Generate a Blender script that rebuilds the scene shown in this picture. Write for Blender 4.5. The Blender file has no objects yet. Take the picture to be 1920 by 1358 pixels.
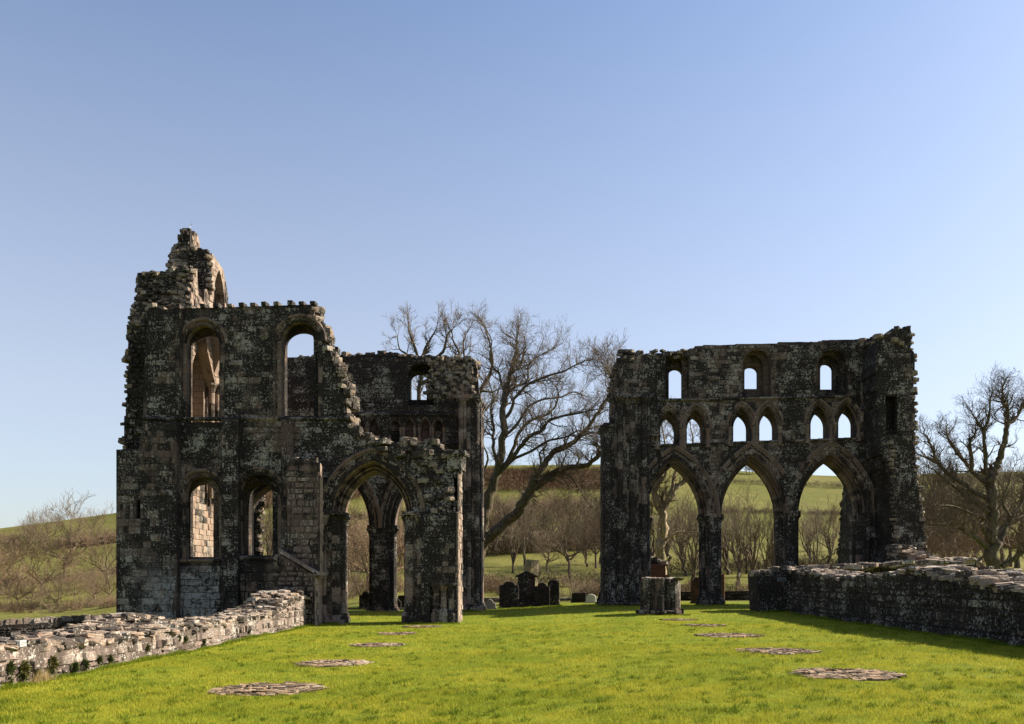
import bpy, math, random
import numpy as np
from mathutils import Vector, noise
from mathutils.geometry import delaunay_2d_cdt
R = math.radians
random.seed(7); rng = np.random.default_rng(7)
sc = bpy.context.scene
# ------------------------------------------------------------------ camera, sky, sun
F, VX, VY, EYE = 1600.0, 1010.0, 1085.0, 1.6
cd = bpy.data.cameras.new('camera'); cam = bpy.data.objects.new('camera', cd); sc.collection.objects.link(cam)
cam.location = (0, 0, EYE); cam.rotation_euler = (R(90), 0, 0)
cd.sensor_width = 36; cd.lens = 36 * F / 1920
cd.shift_x = (960 - VX) / 1920; cd.shift_y = (VY - 679) / 1920
cd.clip_start = .1; cd.clip_end = 5000
sc.camera = cam
SUN_EL, SUN_AZ = R(35), R(73)            # azimuth clockwise from the view axis
w = bpy.data.worlds.new('World'); sc.world = w; w.use_nodes = True
nt = w.node_tree; bg = nt.nodes['Background']
sky = nt.nodes.new('ShaderNodeTexSky'); sky.sky_type = 'NISHITA'; sky.sun_disc = False
sky.sun_elevation = SUN_EL; sky.sun_rotation = SUN_AZ
sky.altitude = 50; sky.air_density = 1.0; sky.dust_density = 1.3; sky.ozone_density = 4.5
hs = nt.nodes.new('ShaderNodeHueSaturation'); hs.inputs['Saturation'].default_value = .93; nt.links.new(sky.outputs[0], hs.inputs['Color']); 
# pale spring haze low in the sky, thinning upwards
tcw = nt.nodes.new('ShaderNodeTexCoord'); spw = nt.nodes.new('ShaderNodeSeparateXYZ'); nt.links.new(tcw.outputs['Generated'], spw.inputs[0])
mrw = nt.nodes.new('ShaderNodeMapRange'); nt.links.new(spw.outputs[2], mrw.inputs[0]); mrw.inputs[1].default_value = .57; mrw.inputs[2].default_value = .2; mrw.inputs[3].default_value = .03; mrw.inputs[4].default_value = .36
mxw = nt.nodes.new('ShaderNodeMix'); mxw.data_type = 'RGBA'; mxw.inputs[7].default_value = (4.6, 4.25, 4.05, 1)
nt.links.new(mrw.outputs[0], mxw.inputs[0]); nt.links.new(hs.outputs[0], mxw.inputs[6]); nt.links.new(mxw.outputs[2], bg.inputs[0]); bg.inputs[1].default_value = 0.085
ld = bpy.data.lights.new('sun', 'SUN'); sun = bpy.data.objects.new('sun', ld); sc.collection.objects.link(sun)
ld.energy = 5.0; ld.angle = R(.53); ld.color = (1, .90, .76)
sdir = Vector((math.sin(SUN_AZ) * math.cos(SUN_EL), math.cos(SUN_AZ) * math.cos(SUN_EL), math.sin(SUN_EL)))
sun.rotation_euler = sdir.to_track_quat('Z', 'Y').to_euler(); sun.location = (60, 40, 60)
sc.view_settings.view_transform = 'Standard'; sc.view_settings.look = 'None'
sc.view_settings.gamma = 1; sc.view_settings.exposure = 1.2
sc.cycles.max_bounces = 5; sc.cycles.diffuse_bounces = 3

# ------------------------------------------------------------------ helpers
COL = sc.collection
def PX(x, y, d): return ((x - VX) * d / F, d, EYE - (y - VY) * d / F)
def UX(x, d): return (x - VX) * d / F
def UZ(y, d): return EYE - (y - VY) * d / F
def sm(t): t = max(0., min(1., t)); return t * t * (3 - 2 * t)
def U(a, b): return random.uniform(a, b)

class MB:
    def __init__(s): s.v = []; s.f = []; s.t = []; s.m = []
    def add(s, vs, fs, tint=.5, mat=0):
        b = len(s.v); s.v.extend(vs)
        for f in fs: s.f.append(tuple(b + i for i in f)); s.t.append(tint); s.m.append(mat)
    def build(s, name, mats, parent=None, smooth=False, **props):
        me = bpy.data.meshes.new(name); me.from_pydata(s.v, [], s.f)
        for m in (mats if isinstance(mats, (list, tuple)) else [mats]): me.materials.append(m)
        a = me.attributes.new('tint', 'FLOAT', 'FACE'); a.data.foreach_set('value', s.t)
        if any(s.m): me.polygons.foreach_set('material_index', s.m)
        if smooth: me.polygons.foreach_set('use_smooth', [True] * len(s.f))
        me.update()
        o = bpy.data.objects.new(name, me); COL.objects.link(o)
        if parent: o.parent = parent
        for k, v in props.items(): o[k] = v
        return o
def thing(name, label, cat, group=None, loc=None):
    o = bpy.data.objects.new(name, None); COL.objects.link(o); o['label'] = label; o['category'] = cat
    o.empty_display_size = .3
    if group: o['group'] = group
    if loc: o.location = loc
    return o
def tag(o, label, cat, group=None):
    o['label'] = label; o['category'] = cat
    if group: o['group'] = group
    return o

# ------------------------------------------------------------------ materials
def newmat(name):
    m = bpy.data.materials.new(name); m.use_nodes = True; nt = m.node_tree
    b = nt.nodes['Principled BSDF']; b.inputs['Roughness'].default_value = .9
    b.inputs['Specular IOR Level'].default_value = .25
    return m, nt, b
def N(nt, t, **k):
    n = nt.nodes.new(t)
    for a, v in k.items():
        if a in n.inputs.keys(): n.inputs[a].default_value = v
        else: setattr(n, a, v)
    return n
def noise_tex(nt, vec, scale, detail=4, rough=.55, dist=0.):
    n = N(nt, 'ShaderNodeTexNoise'); n.inputs['Scale'].default_value = scale; n.inputs['Detail'].default_value = detail
    n.inputs['Roughness'].default_value = rough; n.inputs['Distortion'].default_value = dist
    nt.links.new(vec, n.inputs['Vector']); return n.outputs['Fac']
def mapping(nt, vec, scale):
    m = N(nt, 'ShaderNodeMapping'); m.inputs['Scale'].default_value = scale; nt.links.new(vec, m.inputs['Vector']); return m.outputs[0]
def math_(nt, op, a, b=None, c=None, clamp=False):
    n = N(nt, 'ShaderNodeMath'); n.operation = op; n.use_clamp = clamp
    for i, x in enumerate((a, b, c)):
        if x is None: continue
        if isinstance(x, (int, float)): n.inputs[i].default_value = x
        else: nt.links.new(x, n.inputs[i])
    return n.outputs[0]
def step(nt, x, lo, hi):
    n = N(nt, 'ShaderNodeMapRange'); n.interpolation_type = 'SMOOTHSTEP'; nt.links.new(x, n.inputs[0])
    n.inputs[1].default_value = lo; n.inputs[2].default_value = hi; return n.outputs[0]
def mix(nt, fac, a, b):
    n = N(nt, 'ShaderNodeMix'); n.data_type = 'RGBA'
    for i, x in ((0, fac), (6, a), (7, b)):
        if isinstance(x, (int, float)): n.inputs[i].default_value = x
        elif isinstance(x, tuple): n.inputs[i].default_value = (*x, 1)
        else: nt.links.new(x, n.inputs[i])
    return n.outputs[2]
def stone(name, base=(.14, .099, .073), black=(.015, .012, .0095), lichen=(.37, .34, .28), alg=.5, lic=.5, joints=None, white=False, bump=.6, tw=.12):
    """alg = how much black covers it, algae plus shade painted into the shaded walls, lic = how much pale lichen; joints = (course, length) of masonry"""
    m, nt, b = newmat(name)
    tc = N(nt, 'ShaderNodeNewGeometry'); P = tc.outputs['Position']
    at = N(nt, 'ShaderNodeAttribute'); at.attribute_name = 'tint'; T = at.outputs['Fac']
    big = noise_tex(nt, mapping(nt, P, (1, 1, .38)), .55, 5, .65, .4)
    med = noise_tex(nt, mapping(nt, P, (1, 1, .6)), 2.3, 4, .6)
    fine = noise_tex(nt, P, 9, 4, .6)
    vf = noise_tex(nt, P, 34, 3, .6)
    # black algae, deepened on the walls in shade
    s = math_(nt, 'ADD', math_(nt, 'MULTIPLY', big, .62), math_(nt, 'MULTIPLY', med, .28))
    s = math_(nt, 'ADD', s, math_(nt, 'MULTIPLY_ADD', T, tw, .05 - tw / 2))
    amask = step(nt, s, .33 + .28 * alg, .42 + .28 * alg)
    amask = math_(nt, 'SUBTRACT', 1.0, amask)
    tintc = mix(nt, T, tuple(c * .55 for c in base), tuple(min(1, c * 1.45) for c in base))
    hue = math_(nt, 'FRACT', math_(nt, 'MULTIPLY', T, 7.3))
    pink = mix(nt, hue, tintc, mix(nt, step(nt, med, .42, .62), (base[0] * .95, base[1] * 1.0, base[2] * 1.05), (base[0] * 1.05, base[1] * .86, base[2] * .8)))
    c = mix(nt, step(nt, vf, .35, .7), tuple(x * .6 for x in base), pink)
    c = mix(nt, math_(nt, 'MULTIPLY', amask, .93), c, black)
    # lichen blotches, gathered in colonies
    col = noise_tex(nt, P, 1.2, 3, .5)
    sp_ = noise_tex(nt, P, 19, 2, .5); fine2 = noise_tex(nt, P, 8.5, 5, .7)
    l = math_(nt, 'ADD', math_(nt, 'MULTIPLY', fine2, .45), math_(nt, 'MULTIPLY', col, .3))
    l = math_(nt, 'ADD', l, math_(nt, 'MULTIPLY', sp_, .25))
    l = math_(nt, 'ADD', l, math_(nt, 'MULTIPLY', math_(nt, 'SUBTRACT', T, .5), .07))
    lm = math_(nt, 'MULTIPLY', step(nt, l, .575 - .10 * lic, .64 - .10 * lic), .85)
    spots = math_(nt, 'MULTIPLY', step(nt, math_(nt, 'ADD', math_(nt, 'MULTIPLY', sp_, .8), math_(nt, 'MULTIPLY', col, .2)), .63 - .06 * lic, .665 - .06 * lic), .95)
    lm = math_(nt, 'MAXIMUM', lm, spots)
    lc = mix(nt, vf, tuple(x * .45 for x in lichen), tuple(min(.8, x * 1.25) for x in lichen))
    c = mix(nt, math_(nt, 'MULTIPLY', lm, .9), c, lc)
    if white:      # crusted, whitened masonry low on the wall
        sep = N(nt, 'ShaderNodeSeparateXYZ'); nt.links.new(P, sep.inputs[0])
        wm = math_(nt, 'MULTIPLY', step(nt, math_(nt, 'ADD', med, math_(nt, 'MULTIPLY', fine, .25)), .50, .60), step(nt, math_(nt, 'MULTIPLY', sep.outputs[2], -1.), -2.6, -1.2))
        wx = math_(nt, 'MULTIPLY', step(nt, sep.outputs[0], -16.6, -15.2), step(nt, math_(nt, 'MULTIPLY', sep.outputs[0], -1.), 12.9, 13.1))
        c = mix(nt, math_(nt, 'MULTIPLY', math_(nt, 'MULTIPLY', wm, wx), step(nt, fine2, .36, .56)), c, mix(nt, T, (.17, .165, .155), (.30, .295, .28)))
    h = math_(nt, 'ADD', math_(nt, 'MULTIPLY', fine, .6), math_(nt, 'MULTIPLY', vf, .35))
    if joints:
        sp = N(nt, 'ShaderNodeSeparateXYZ'); nt.links.new(P, sp.inputs[0])
        cx = N(nt, 'ShaderNodeCombineXYZ'); nt.links.new(math_(nt, 'ADD', sp.outputs[0], sp.outputs[1]), cx.inputs[0])
        nt.links.new(math_(nt, 'ADD', sp.outputs[2], math_(nt, 'MULTIPLY', med, .04)), cx.inputs[1])
        br = N(nt, 'ShaderNodeTexBrick'); nt.links.new(cx.outputs[0], br.inputs[0])
        br.inputs['Scale'].default_value = 1; br.inputs['Brick Width'].default_value = joints[1]; br.inputs['Row Height'].default_value = joints[0]
        br.inputs['Mortar Size'].default_value = .014; br.inputs['Mortar Smooth'].default_value = .3
        br.inputs['Color1'].default_value = (.75, .75, .75, 1); br.inputs['Color2'].default_value = (1, 1, 1, 1); br.inputs['Mortar'].default_value = (.35, .35, .35, 1)
        n = N(nt, 'ShaderNodeMix'); n.data_type = 'RGBA'; n.blend_type = 'MULTIPLY'; n.inputs[0].default_value = .8
        nt.links.new(c, n.inputs[6]); nt.links.new(br.outputs['Color'], n.inputs[7]); c = n.outputs[2]
        h = math_(nt, 'SUBTRACT', h, math_(nt, 'MULTIPLY', br.outputs['Fac'], .8))
    nt.links.new(c, b.inputs['Base Color'])
    bp = N(nt, 'ShaderNodeBump'); bp.inputs['Strength'].default_value = bump; bp.inputs['Distance'].default_value = .05
    nt.links.new(h, bp.inputs['Height']); nt.links.new(bp.outputs[0], b.inputs['Normal'])
    return m
M_wall = stone('masonry', alg=.64, lic=.60)  # base darkened to carry the shade of faces turned from the sun
M_wallw = stone('masonry_white_crust', alg=.55, lic=.56, white=True)
M_core = stone('masonry_reveal', alg=.50, lic=.22, joints=(.27, .52))
M_shaded = stone('masonry_shaded', alg=.78, lic=.5)  # shaded copy of the masonry: more black for faces out of the sun
M_shadedcore = stone('masonry_shaded_reveal', alg=.8, lic=.3, joints=(.27, .5))
M_sunlit = stone('masonry_sunlit', base=(.35, .26, .19), alg=.3, lic=.34, joints=None)  # lit copy of the masonry: paler base for faces in the sun
M_sunlitcore = stone('masonry_sunlit_reveal', base=(.33, .25, .185), alg=.3, lic=.3, joints=(.27, .5))
M_rubble = stone('rubble', base=(.235, .18, .125), black=(.03, .024, .018), alg=.5, lic=.44, bump=.9, tw=.4)
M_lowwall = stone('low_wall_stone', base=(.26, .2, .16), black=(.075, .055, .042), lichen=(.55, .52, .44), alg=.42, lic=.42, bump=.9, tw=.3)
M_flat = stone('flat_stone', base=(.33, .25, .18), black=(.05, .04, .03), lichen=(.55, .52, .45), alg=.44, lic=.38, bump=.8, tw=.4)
M_foot = stone('footing_stone', base=(.35, .235, .14), black=(.075, .052, .03), lichen=(.55, .48, .36), alg=.46, lic=.28, bump=.8, tw=.5)
M_mould = stone('moulding', base=(.185, .13, .096), alg=.26, lic=.2)
M_pier = stone('pier_stone', base=(.15, .11, .085), alg=.66, lic=.4)
M_shaft = stone('shaft_stone', base=(.23, .165, .125), alg=.56, lic=.42)
M_pink = stone('pink_panel', base=(.15, .085, .065), alg=.3, lic=.05)
M_grave = stone('gravestone_red', base=(.05, .027, .02), alg=.6, lic=.1, bump=.3)
M_graveg = stone('gravestone_grey', base=(.24, .22, .19), alg=.12, lic=.3, bump=.3)
M_brickred = stone('red_sandstone', base=(.2, .09, .055), black=(.05, .03, .02), alg=.3, lic=.08, joints=(.13, .4))

def bark(name, c0, c1, moss=(.10, .105, .03), mm=.5):
    m, nt, b = newmat(name); g = N(nt, 'ShaderNodeTexCoord'); P = g.outputs['Object']
    a = noise_tex(nt, mapping(nt, P, (5, 5, 1.5)), 2, 4, .6); e = noise_tex(nt, P, .8, 3)
    c = mix(nt, step(nt, a, .35, .65), c0, c1); c = mix(nt, math_(nt, 'MULTIPLY', step(nt, e, .42, .6), mm), c, moss)
    nt.links.new(c, b.inputs['Base Color'])
    bp = N(nt, 'ShaderNodeBump'); bp.inputs['Strength'].default_value = .6; bp.inputs['Distance'].default_value = .05
    nt.links.new(a, bp.inputs['Height']); nt.links.new(bp.outputs[0], b.inputs['Normal']); return m
M_bark = bark('bark', (.045, .034, .022), (.13, .10, .06), (.07, .07, .02))
M_barkp = bark('bark_pale', (.15, .115, .07), (.42, .33, .2), mm=.25)
M_twig = bark('twig', (.08, .056, .036), (.17, .125, .08), mm=.15)
M_far = bark('twig_far', (.08, .055, .034), (.19, .135, .085), (.10, .09, .03), mm=.35)
M_farw = bark('twig_far_warm', (.12, .078, .046), (.27, .18, .11), (.15, .12, .04), mm=.25)

M_brack = bark('bracken_stalks', (.075, .042, .02), (.17, .09, .045), (.06, .05, .018), mm=.3)
def grass_mat(name, c1, c2, c3, far=False, trans=.0):
    m, nt, b = newmat(name); g = N(nt, 'ShaderNodeNewGeometry'); P = g.outputs['Position']
    n1 = noise_tex(nt, P, .45 if not far else .03, 5, .7); n2 = noise_tex(nt, P, 2.2 if not far else .25, 4, .6); n3 = noise_tex(nt, P, 26 if not far else 3, 3, .6)
    at = N(nt, 'ShaderNodeAttribute'); at.attribute_name = 'tint'
    c = mix(nt, step(nt, n1, .38, .62), c1, c2)
    c = mix(nt, math_(nt, 'MULTIPLY', step(nt, n2, .52, .68), .7), c, c3)
    c = mix(nt, math_(nt, 'MULTIPLY', step(nt, n3, .4, .75), .35), c, tuple(x * .5 for x in c3))
    if trans:
        n = N(nt, 'ShaderNodeMix'); n.data_type = 'RGBA'; n.blend_type = 'MULTIPLY'; n.inputs[0].default_value = 1
        rp = N(nt, 'ShaderNodeValToRGB'); nt.links.new(at.outputs['Fac'], rp.inputs[0])
        rp.color_ramp.elements[0].color = (.62, .66, .6, 1); rp.color_ramp.elements[1].color = (1.45, 1.3, 1.2, 1)
        nt.links.new(c, n.inputs[6]); nt.links.new(rp.outputs[0], n.inputs[7]); c = n.outputs[2]
        tr = N(nt, 'ShaderNodeBsdfTranslucent'); nt.links.new(c, tr.inputs[0]); ms = N(nt, 'ShaderNodeMixShader'); ms.inputs[0].default_value = trans
        nt.links.new(b.outputs[0], ms.inputs[1]); nt.links.new(tr.outputs[0], ms.inputs[2])
        nt.links.new(ms.outputs[0], nt.nodes['Material Output'].inputs[0]); b.inputs['Roughness'].default_value = .55
    b.inputs['Specular IOR Level'].default_value = .06
    nt.links.new(c, b.inputs['Base Color'])
    bp = N(nt, 'ShaderNodeBump'); bp.inputs['Strength'].default_value = .7; bp.inputs['Distance'].default_value = .06 if not far else .6
    nt.links.new(math_(nt, 'ADD', n2, math_(nt, 'MULTIPLY', n3, .4)), bp.inputs['Height']); nt.links.new(bp.outputs[0], b.inputs['Normal'])
    return m
M_lawn = grass_mat('lawn', (.13, .17, .014), (.19, .205, .018), (.07, .12, .012))
M_blade = grass_mat('grass_blade', (.28, .31, .03), (.40, .39, .045), (.16, .205, .022), trans=.35)
M_field = grass_mat('field', (.125, .125, .026), (.165, .15, .04), (.085, .085, .024), far=True)
def plain(name, c, rough=.8, metal=0):
    m, nt, b = newmat(name); g = N(nt, 'ShaderNodeNewGeometry'); n = noise_tex(nt, g.outputs['Position'], 18, 3)
    nt.links.new(mix(nt, n, tuple(x * .75 for x in c), tuple(min(1, x * 1.2) for x in c)), b.inputs['Base Color'])
    b.inputs['Roughness'].default_value = rough; b.inputs['Metallic'].default_value = metal; return m
M_leaf = plain('fern_leaf', (.07, .085, .02)); M_leaf2 = plain('fern_leaf_olive', (.13, .12, .035)); M_dry = plain('dry_grass', (.42, .3, .13))
M_metal = plain('metal_grey', (.3, .31, .32), .45, .8); M_signw = plain('sign_white', (.48, .47, .42)); M_signd = plain('sign_dark', (.05, .055, .05))
M_sand = plain('sandstone_pale', (.5, .4, .28))

# ------------------------------------------------------------------ ground
SKY = [(-900, 1000), (-200, 1000), (0, 991), (100, 978), (218, 962), (500, 915), (640, 895), (900, 873), (1140, 871), (1400, 884), (1560, 893), (1920, 884), (2800, 890)]
GD = [(0, 0), (60, 0), (80, .13), (110, .34), (200, .65), (250, .80), (330, 1.)]
def interp(T, x):
    if x <= T[0][0]: return T[0][1]
    for (a, b), (c, d) in zip(T, T[1:]):
        if x <= c: return b + (d - b) * (x - a) / (c - a)
    return T[-1][1]
def ground(X, Y):
    near = -.27 + .27 * sm((X + 5) / 10) + .15 * sm((Y - 33) / 10)
    if X < -11: near -= 1.5 * sm((-11 - X) / 7)
    near += .035 * noise.noise(Vector((X * .25, Y * .25, 0)))
    k = sm((Y - 50) / 14)
    if k <= 0: return near
    px = VX + F * X / Y; y0 = 1124 + 30 * sm((400 - px) / 300)
    D = min(Y, 330.); g = interp(GD, D); ys = y0 + (interp(SKY, px) - y0) * g
    z = EYE - (ys - VY) * D / F
    if Y > 330: z += -.05 * (Y - 330)
    z += 1.2 * noise.noise(Vector((X * .02, Y * .02, 3.))) * sm((Y - 70) / 100) * (1 - sm((Y - 250) / 80))
    return near * (1 - k) + z * k
def axis(segs):
    out = []
    for a, b, s in segs: out += list(np.arange(a, b, s))
    return out + [segs[-1][1]]
xs = axis([(-1200, -400, 40), (-400, -60, 8), (-60, -16, 2), (-16, 16, .5), (16, 60, 2), (60, 400, 8), (400, 1200, 40)])
ys = axis([(-60, 4, 4), (4, 50, .5), (50, 130, 2.5), (130, 330, 6), (330, 344, 3), (344, 1600, 60)])
g = MB(); g.v = [(x, y, ground(x, y)) for y in ys for x in xs]
nx = len(xs)
for j in range(len(ys) - 1):
    for i in range(nx - 1):
        a = j * nx + i; g.f.append((a, a + 1, a + nx + 1, a + nx)); g.t.append(.5)
        g.m.append(0 if (ys[j] < 52 and xs[i] > -60 and xs[i] < 60) else 1)
g.build('ground', [M_lawn, M_field], smooth=True, kind='structure')

# ------------------------------------------------------------------ stone building kit
def fr_front(Y0): return lambda u, v, n: (u, Y0 + n, v)          # face towards the camera
def fr_right(X0): return lambda u, v, n: (X0 - n, u, v)          # face towards +X, u = Y
def fr_left(X0): return lambda u, v, n: (X0 + n, u, v)           # face towards -X, u = Y
def pip(x, y, P):
    c = False; j = len(P) - 1
    for i in range(len(P)):
        xi, yi = P[i]; xj, yj = P[j]
        if (yi > y) != (yj > y) and x < (xj - xi) * (y - yi) / (yj - yi) + xi: c = not c
        j = i
    return c
def ragged(pts, edges, stp=.32, amp=.16):
    """break the edges with these indices into uneven little steps"""
    out = []
    n = len(pts)
    for i in range(n):
        a, b = pts[i], pts[(i + 1) % n]; out.append(a)
        if i in edges:
            L = math.dist(a, b); k = max(1, int(L / stp)); prev = a
            for q in range(1, k):
                t = (q + U(-.3, .3)) / k
                p = (a[0] + (b[0] - a[0]) * t + U(-amp, amp) * .6, a[1] + (b[1] - a[1]) * t + U(-amp, amp) * .6)
                mid = (prev[0], p[1]) if random.random() < .5 else (p[0], prev[1])
                if math.dist(mid, prev) > .03 and math.dist(mid, p) > .03: out.append(mid)
                out.append(p); prev = p
    return out
def arch_pts(x0, x1, z0, zs, top, kind='pointed', seg=10):
    """closed opening outline; straight jambs up to zs, head up to top"""
    a = (x1 - x0) / 2; cx = (x0 + x1) / 2; h = top - zs; out = [(x0, z0), (x1, z0)]
    if kind == 'rect': return [(x0, z0), (x1, z0), (x1, top), (x0, top)]
    if kind == 'round':
        for k in range(seg * 2 + 1):
            t = math.pi * k / (seg * 2); out.append((cx + a * math.cos(t), zs + h * math.sin(t)))
        return out
    Rr = (h * h + a * a) / (2 * a)
    th = math.acos(max(-1, min(1, (Rr - a) / Rr)))
    right = [(cx - (Rr - a) + Rr * math.cos(th * k / seg), zs + Rr * math.sin(th * k / seg)) for k in range(seg + 1)]
    return out + right + [(2 * cx - x, y) for x, y in reversed(right[:-1])]
def block(mb, fr, u0, u1, v0, v1, n, p, bev=.014, tint=None, mat=0, jit=.01, irr=0):
    j = lambda: U(-jit, jit)
    if irr:
        q = [(u0 + U(0, irr), v0 + U(0, irr)), (u1 - U(0, irr), v0 + U(0, irr)), (u1 - U(0, irr), v1 - U(0, irr)), (u0 + U(0, irr), v1 - U(0, irr))]
        cu, cv = (u0 + u1) / 2, (v0 + v1) / 2; sh = 1 - 1.6 * bev / min(u1 - u0, v1 - v0); tl = U(-.3, .3) * p
        vs = [fr(a, b, n) for a, b in q] + [fr(cu + (a - cu) * sh, cv + (b - cv) * sh, n - p + tl * (1 if k in (0, 3) else -1) + U(-.3, .3) * p) for k, (a, b) in enumerate(q)]
        mb.add(vs, [(4, 5, 6, 7), (0, 1, 5, 4), (1, 2, 6, 5), (2, 3, 7, 6), (3, 0, 4, 7)], random.random() if tint is None else tint, mat); return
    vs = [fr(u0, v0, n), fr(u1, v0, n), fr(u1, v1, n), fr(u0, v1, n)]
    f = [(u0 + bev, v0 + bev), (u1 - bev, v0 + bev), (u1 - bev, v1 - bev), (u0 + bev, v1 - bev)]
    vs += [fr(a + j(), b + j(), n - p + j() * .8) for a, b in f]
    m = .35 * bev
    mb.add(vs, [(4, 5, 6, 7), (0, 1, 5, 4), (1, 2, 6, 5), (2, 3, 7, 6), (3, 0, 4, 7)], random.random() if tint is None else tint, mat)
ROCK = []
def _rocks():
    for k in range(10):
        vs = {}; fs = []
        n = 3
        def vid(p):
            key = tuple(round(c, 4) for c in p)
            if key not in vs: vs[key] = len(vs)
            return vs[key]
        for ax in range(3):
            for s in (-1, 1):
                for i in range(n):
                    for j in range(n):
                        q = []
                        for di, dj in ((0, 0), (1, 0), (1, 1), (0, 1)):
                            a = -1 + 2 * (i + di) / n; b = -1 + 2 * (j + dj) / n
                            p = [0, 0, 0]; p[ax] = s; p[(ax + 1) % 3] = a; p[(ax + 2) % 3] = b; q.append(vid(p))
                        fs.append(q if s > 0 else q[::-1])
        pts = []
        for p in vs:
            v = Vector(p); r = v.length; v = v * (1 - .10 * (r - 1) / .73)
            v += .2 * noise.noise_vector(v * 1.3 + Vector((k * 7.1, 0, 0)))
            pts.append(v)
        ROCK.append((np.array(pts), fs))
_rocks()
def rock(mb, p, sx, sy, sz, rz=None, tilt=.15, tint=None, mat=0):
    P, fs = random.choice(ROCK)
    rz = U(0, 6.28) if rz is None else rz
    c, s = math.cos(rz), math.sin(rz); tx, ty = U(-tilt, tilt), U(-tilt, tilt)
    Q = P * np.array([sx, sy, sz]); x = Q[:, 0] * c - Q[:, 1] * s; y = Q[:, 0] * s + Q[:, 1] * c
    z = Q[:, 2] + x * tx + y * ty
    mb.add(list(zip((x + p[0]).tolist(), (y + p[1]).tolist(), (z + p[2]).tolist())), fs, random.random() if tint is None else tint, mat)
def wall(mb, fr, outline, holes, n0, n1, course=.27, blen=(.3, .62), rag=(), rubble=(), face=True, back=False, prot=(.006, .035),
         stp=.32, amp=.16, rs=.2, facetint=None, facemat=0, coremat=1, rubmat=2, bev=.014, z_from=None, irr=0, cv_=.18):
    """a solid wall (material coremat) with courses of separate stones on its face; `rag` edges are broken, `rubble` edges get loose stones"""
    pts = ragged(outline, rag, stp, amp) if rag else list(outline)
    polys = [pts] + [h for h in holes]
    verts = []; edges = []
    for P in polys:
        b = len(verts); verts += [Vector(p) for p in P]; edges += [(b + i, b + (i + 1) % len(P)) for i in range(len(P))]
    V, E, Fc, _, _, _ = delaunay_2d_cdt(verts, edges, [], 0, 1e-5)
    inside = lambda x, y: pip(x, y, pts) and not any(pip(x, y, h) for h in holes)
    tri = [t for t in Fc if inside(sum(V[i].x for i in t) / len(t), sum(V[i].y for i in t) / len(t))]
    nv = len(V)
    allv = [fr(v.x, v.y, n0) for v in V] + [fr(v.x, v.y, n1) for v in V]
    cnt = {}
    for t in tri:
        for a, b in zip(t, t[1:] + t[:1]):
            cnt[(a, b)] = 1
    fs = [tuple(t) for t in tri] + [tuple(i + nv for i in reversed(t)) for t in tri]
    fs += [(a, a + nv, b + nv, b) for (a, b) in cnt if (b, a) not in cnt]
    mb.add(allv, fs, .45, coremat)
    zmin = min(p[1] for p in pts); zmax = max(p[1] for p in pts); xmin = min(p[0] for p in pts); xmax = max(p[0] for p in pts)
    if z_from: zmin = z_from
    for sgn, nn in (((1, n0),) if face else ()) + (((-1, n1),) if back else ()):
        v = zmin + U(0, course * .5)
        while v < zmax:
            h = course * U(1 - cv_, 1 + cv_); u = xmin - U(0, .5)
            while u < xmax:
                L = U(*blen)
                a, b, c, d = u + .006, u + L - .006, v + .006, v + h - .006
                if all(inside(x, y) for x, y in ((a, c), (b, c), (b, d), (a, d), ((a + b) / 2, d), ((a + b) / 2, c))):
                    p = U(*prot) * (1.8 if random.random() < .07 else 1)
                    if random.random() > .012: block(mb, fr, a, b, c + (U(0, .04) if irr else 0), d, nn, sgn * p, bev, facetint, facemat, irr=irr)
                else:
                    # closers beside openings and edges
                    k = 3; w_ = (b - a) / k
                    for q in range(k):
                        a2, b2 = a + q * w_ + .003, a + (q + 1) * w_ - .003
                        if all(inside(x, y) for x, y in ((a2, c), (b2, c), (b2, d), (a2, d))):
                            block(mb, fr, a2, b2, c, d, nn, sgn * U(*prot), bev, facetint, facemat, irr=.03)
                u += L
            v += h
    for e in rubble:
        a, b = outline[e], outline[(e + 1) % len(outline)]
        L = math.dist(a, b); k = max(1, int(L / (rs * .95))); mrows = max(1, int((n1 - n0) / (rs * 1.15)))
        for i in range(k):
            for j in range(mrows):
                if random.random() < .12: continue
                t = (i + U(0, 1)) / k; u = a[0] + (b[0] - a[0]) * t; v = a[1] + (b[1] - a[1]) * t
                nn = n0 + (j + U(.2, .8)) * (n1 - n0) / mrows
                s = rs * U(.55, 1.25)
                rock(mb, fr(u + U(-.1, .1), v + U(-.16, .06), nn), s, s * U(.6, 1), s * U(.35, .7), tint=None, mat=rubmat)
    return inside
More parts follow.
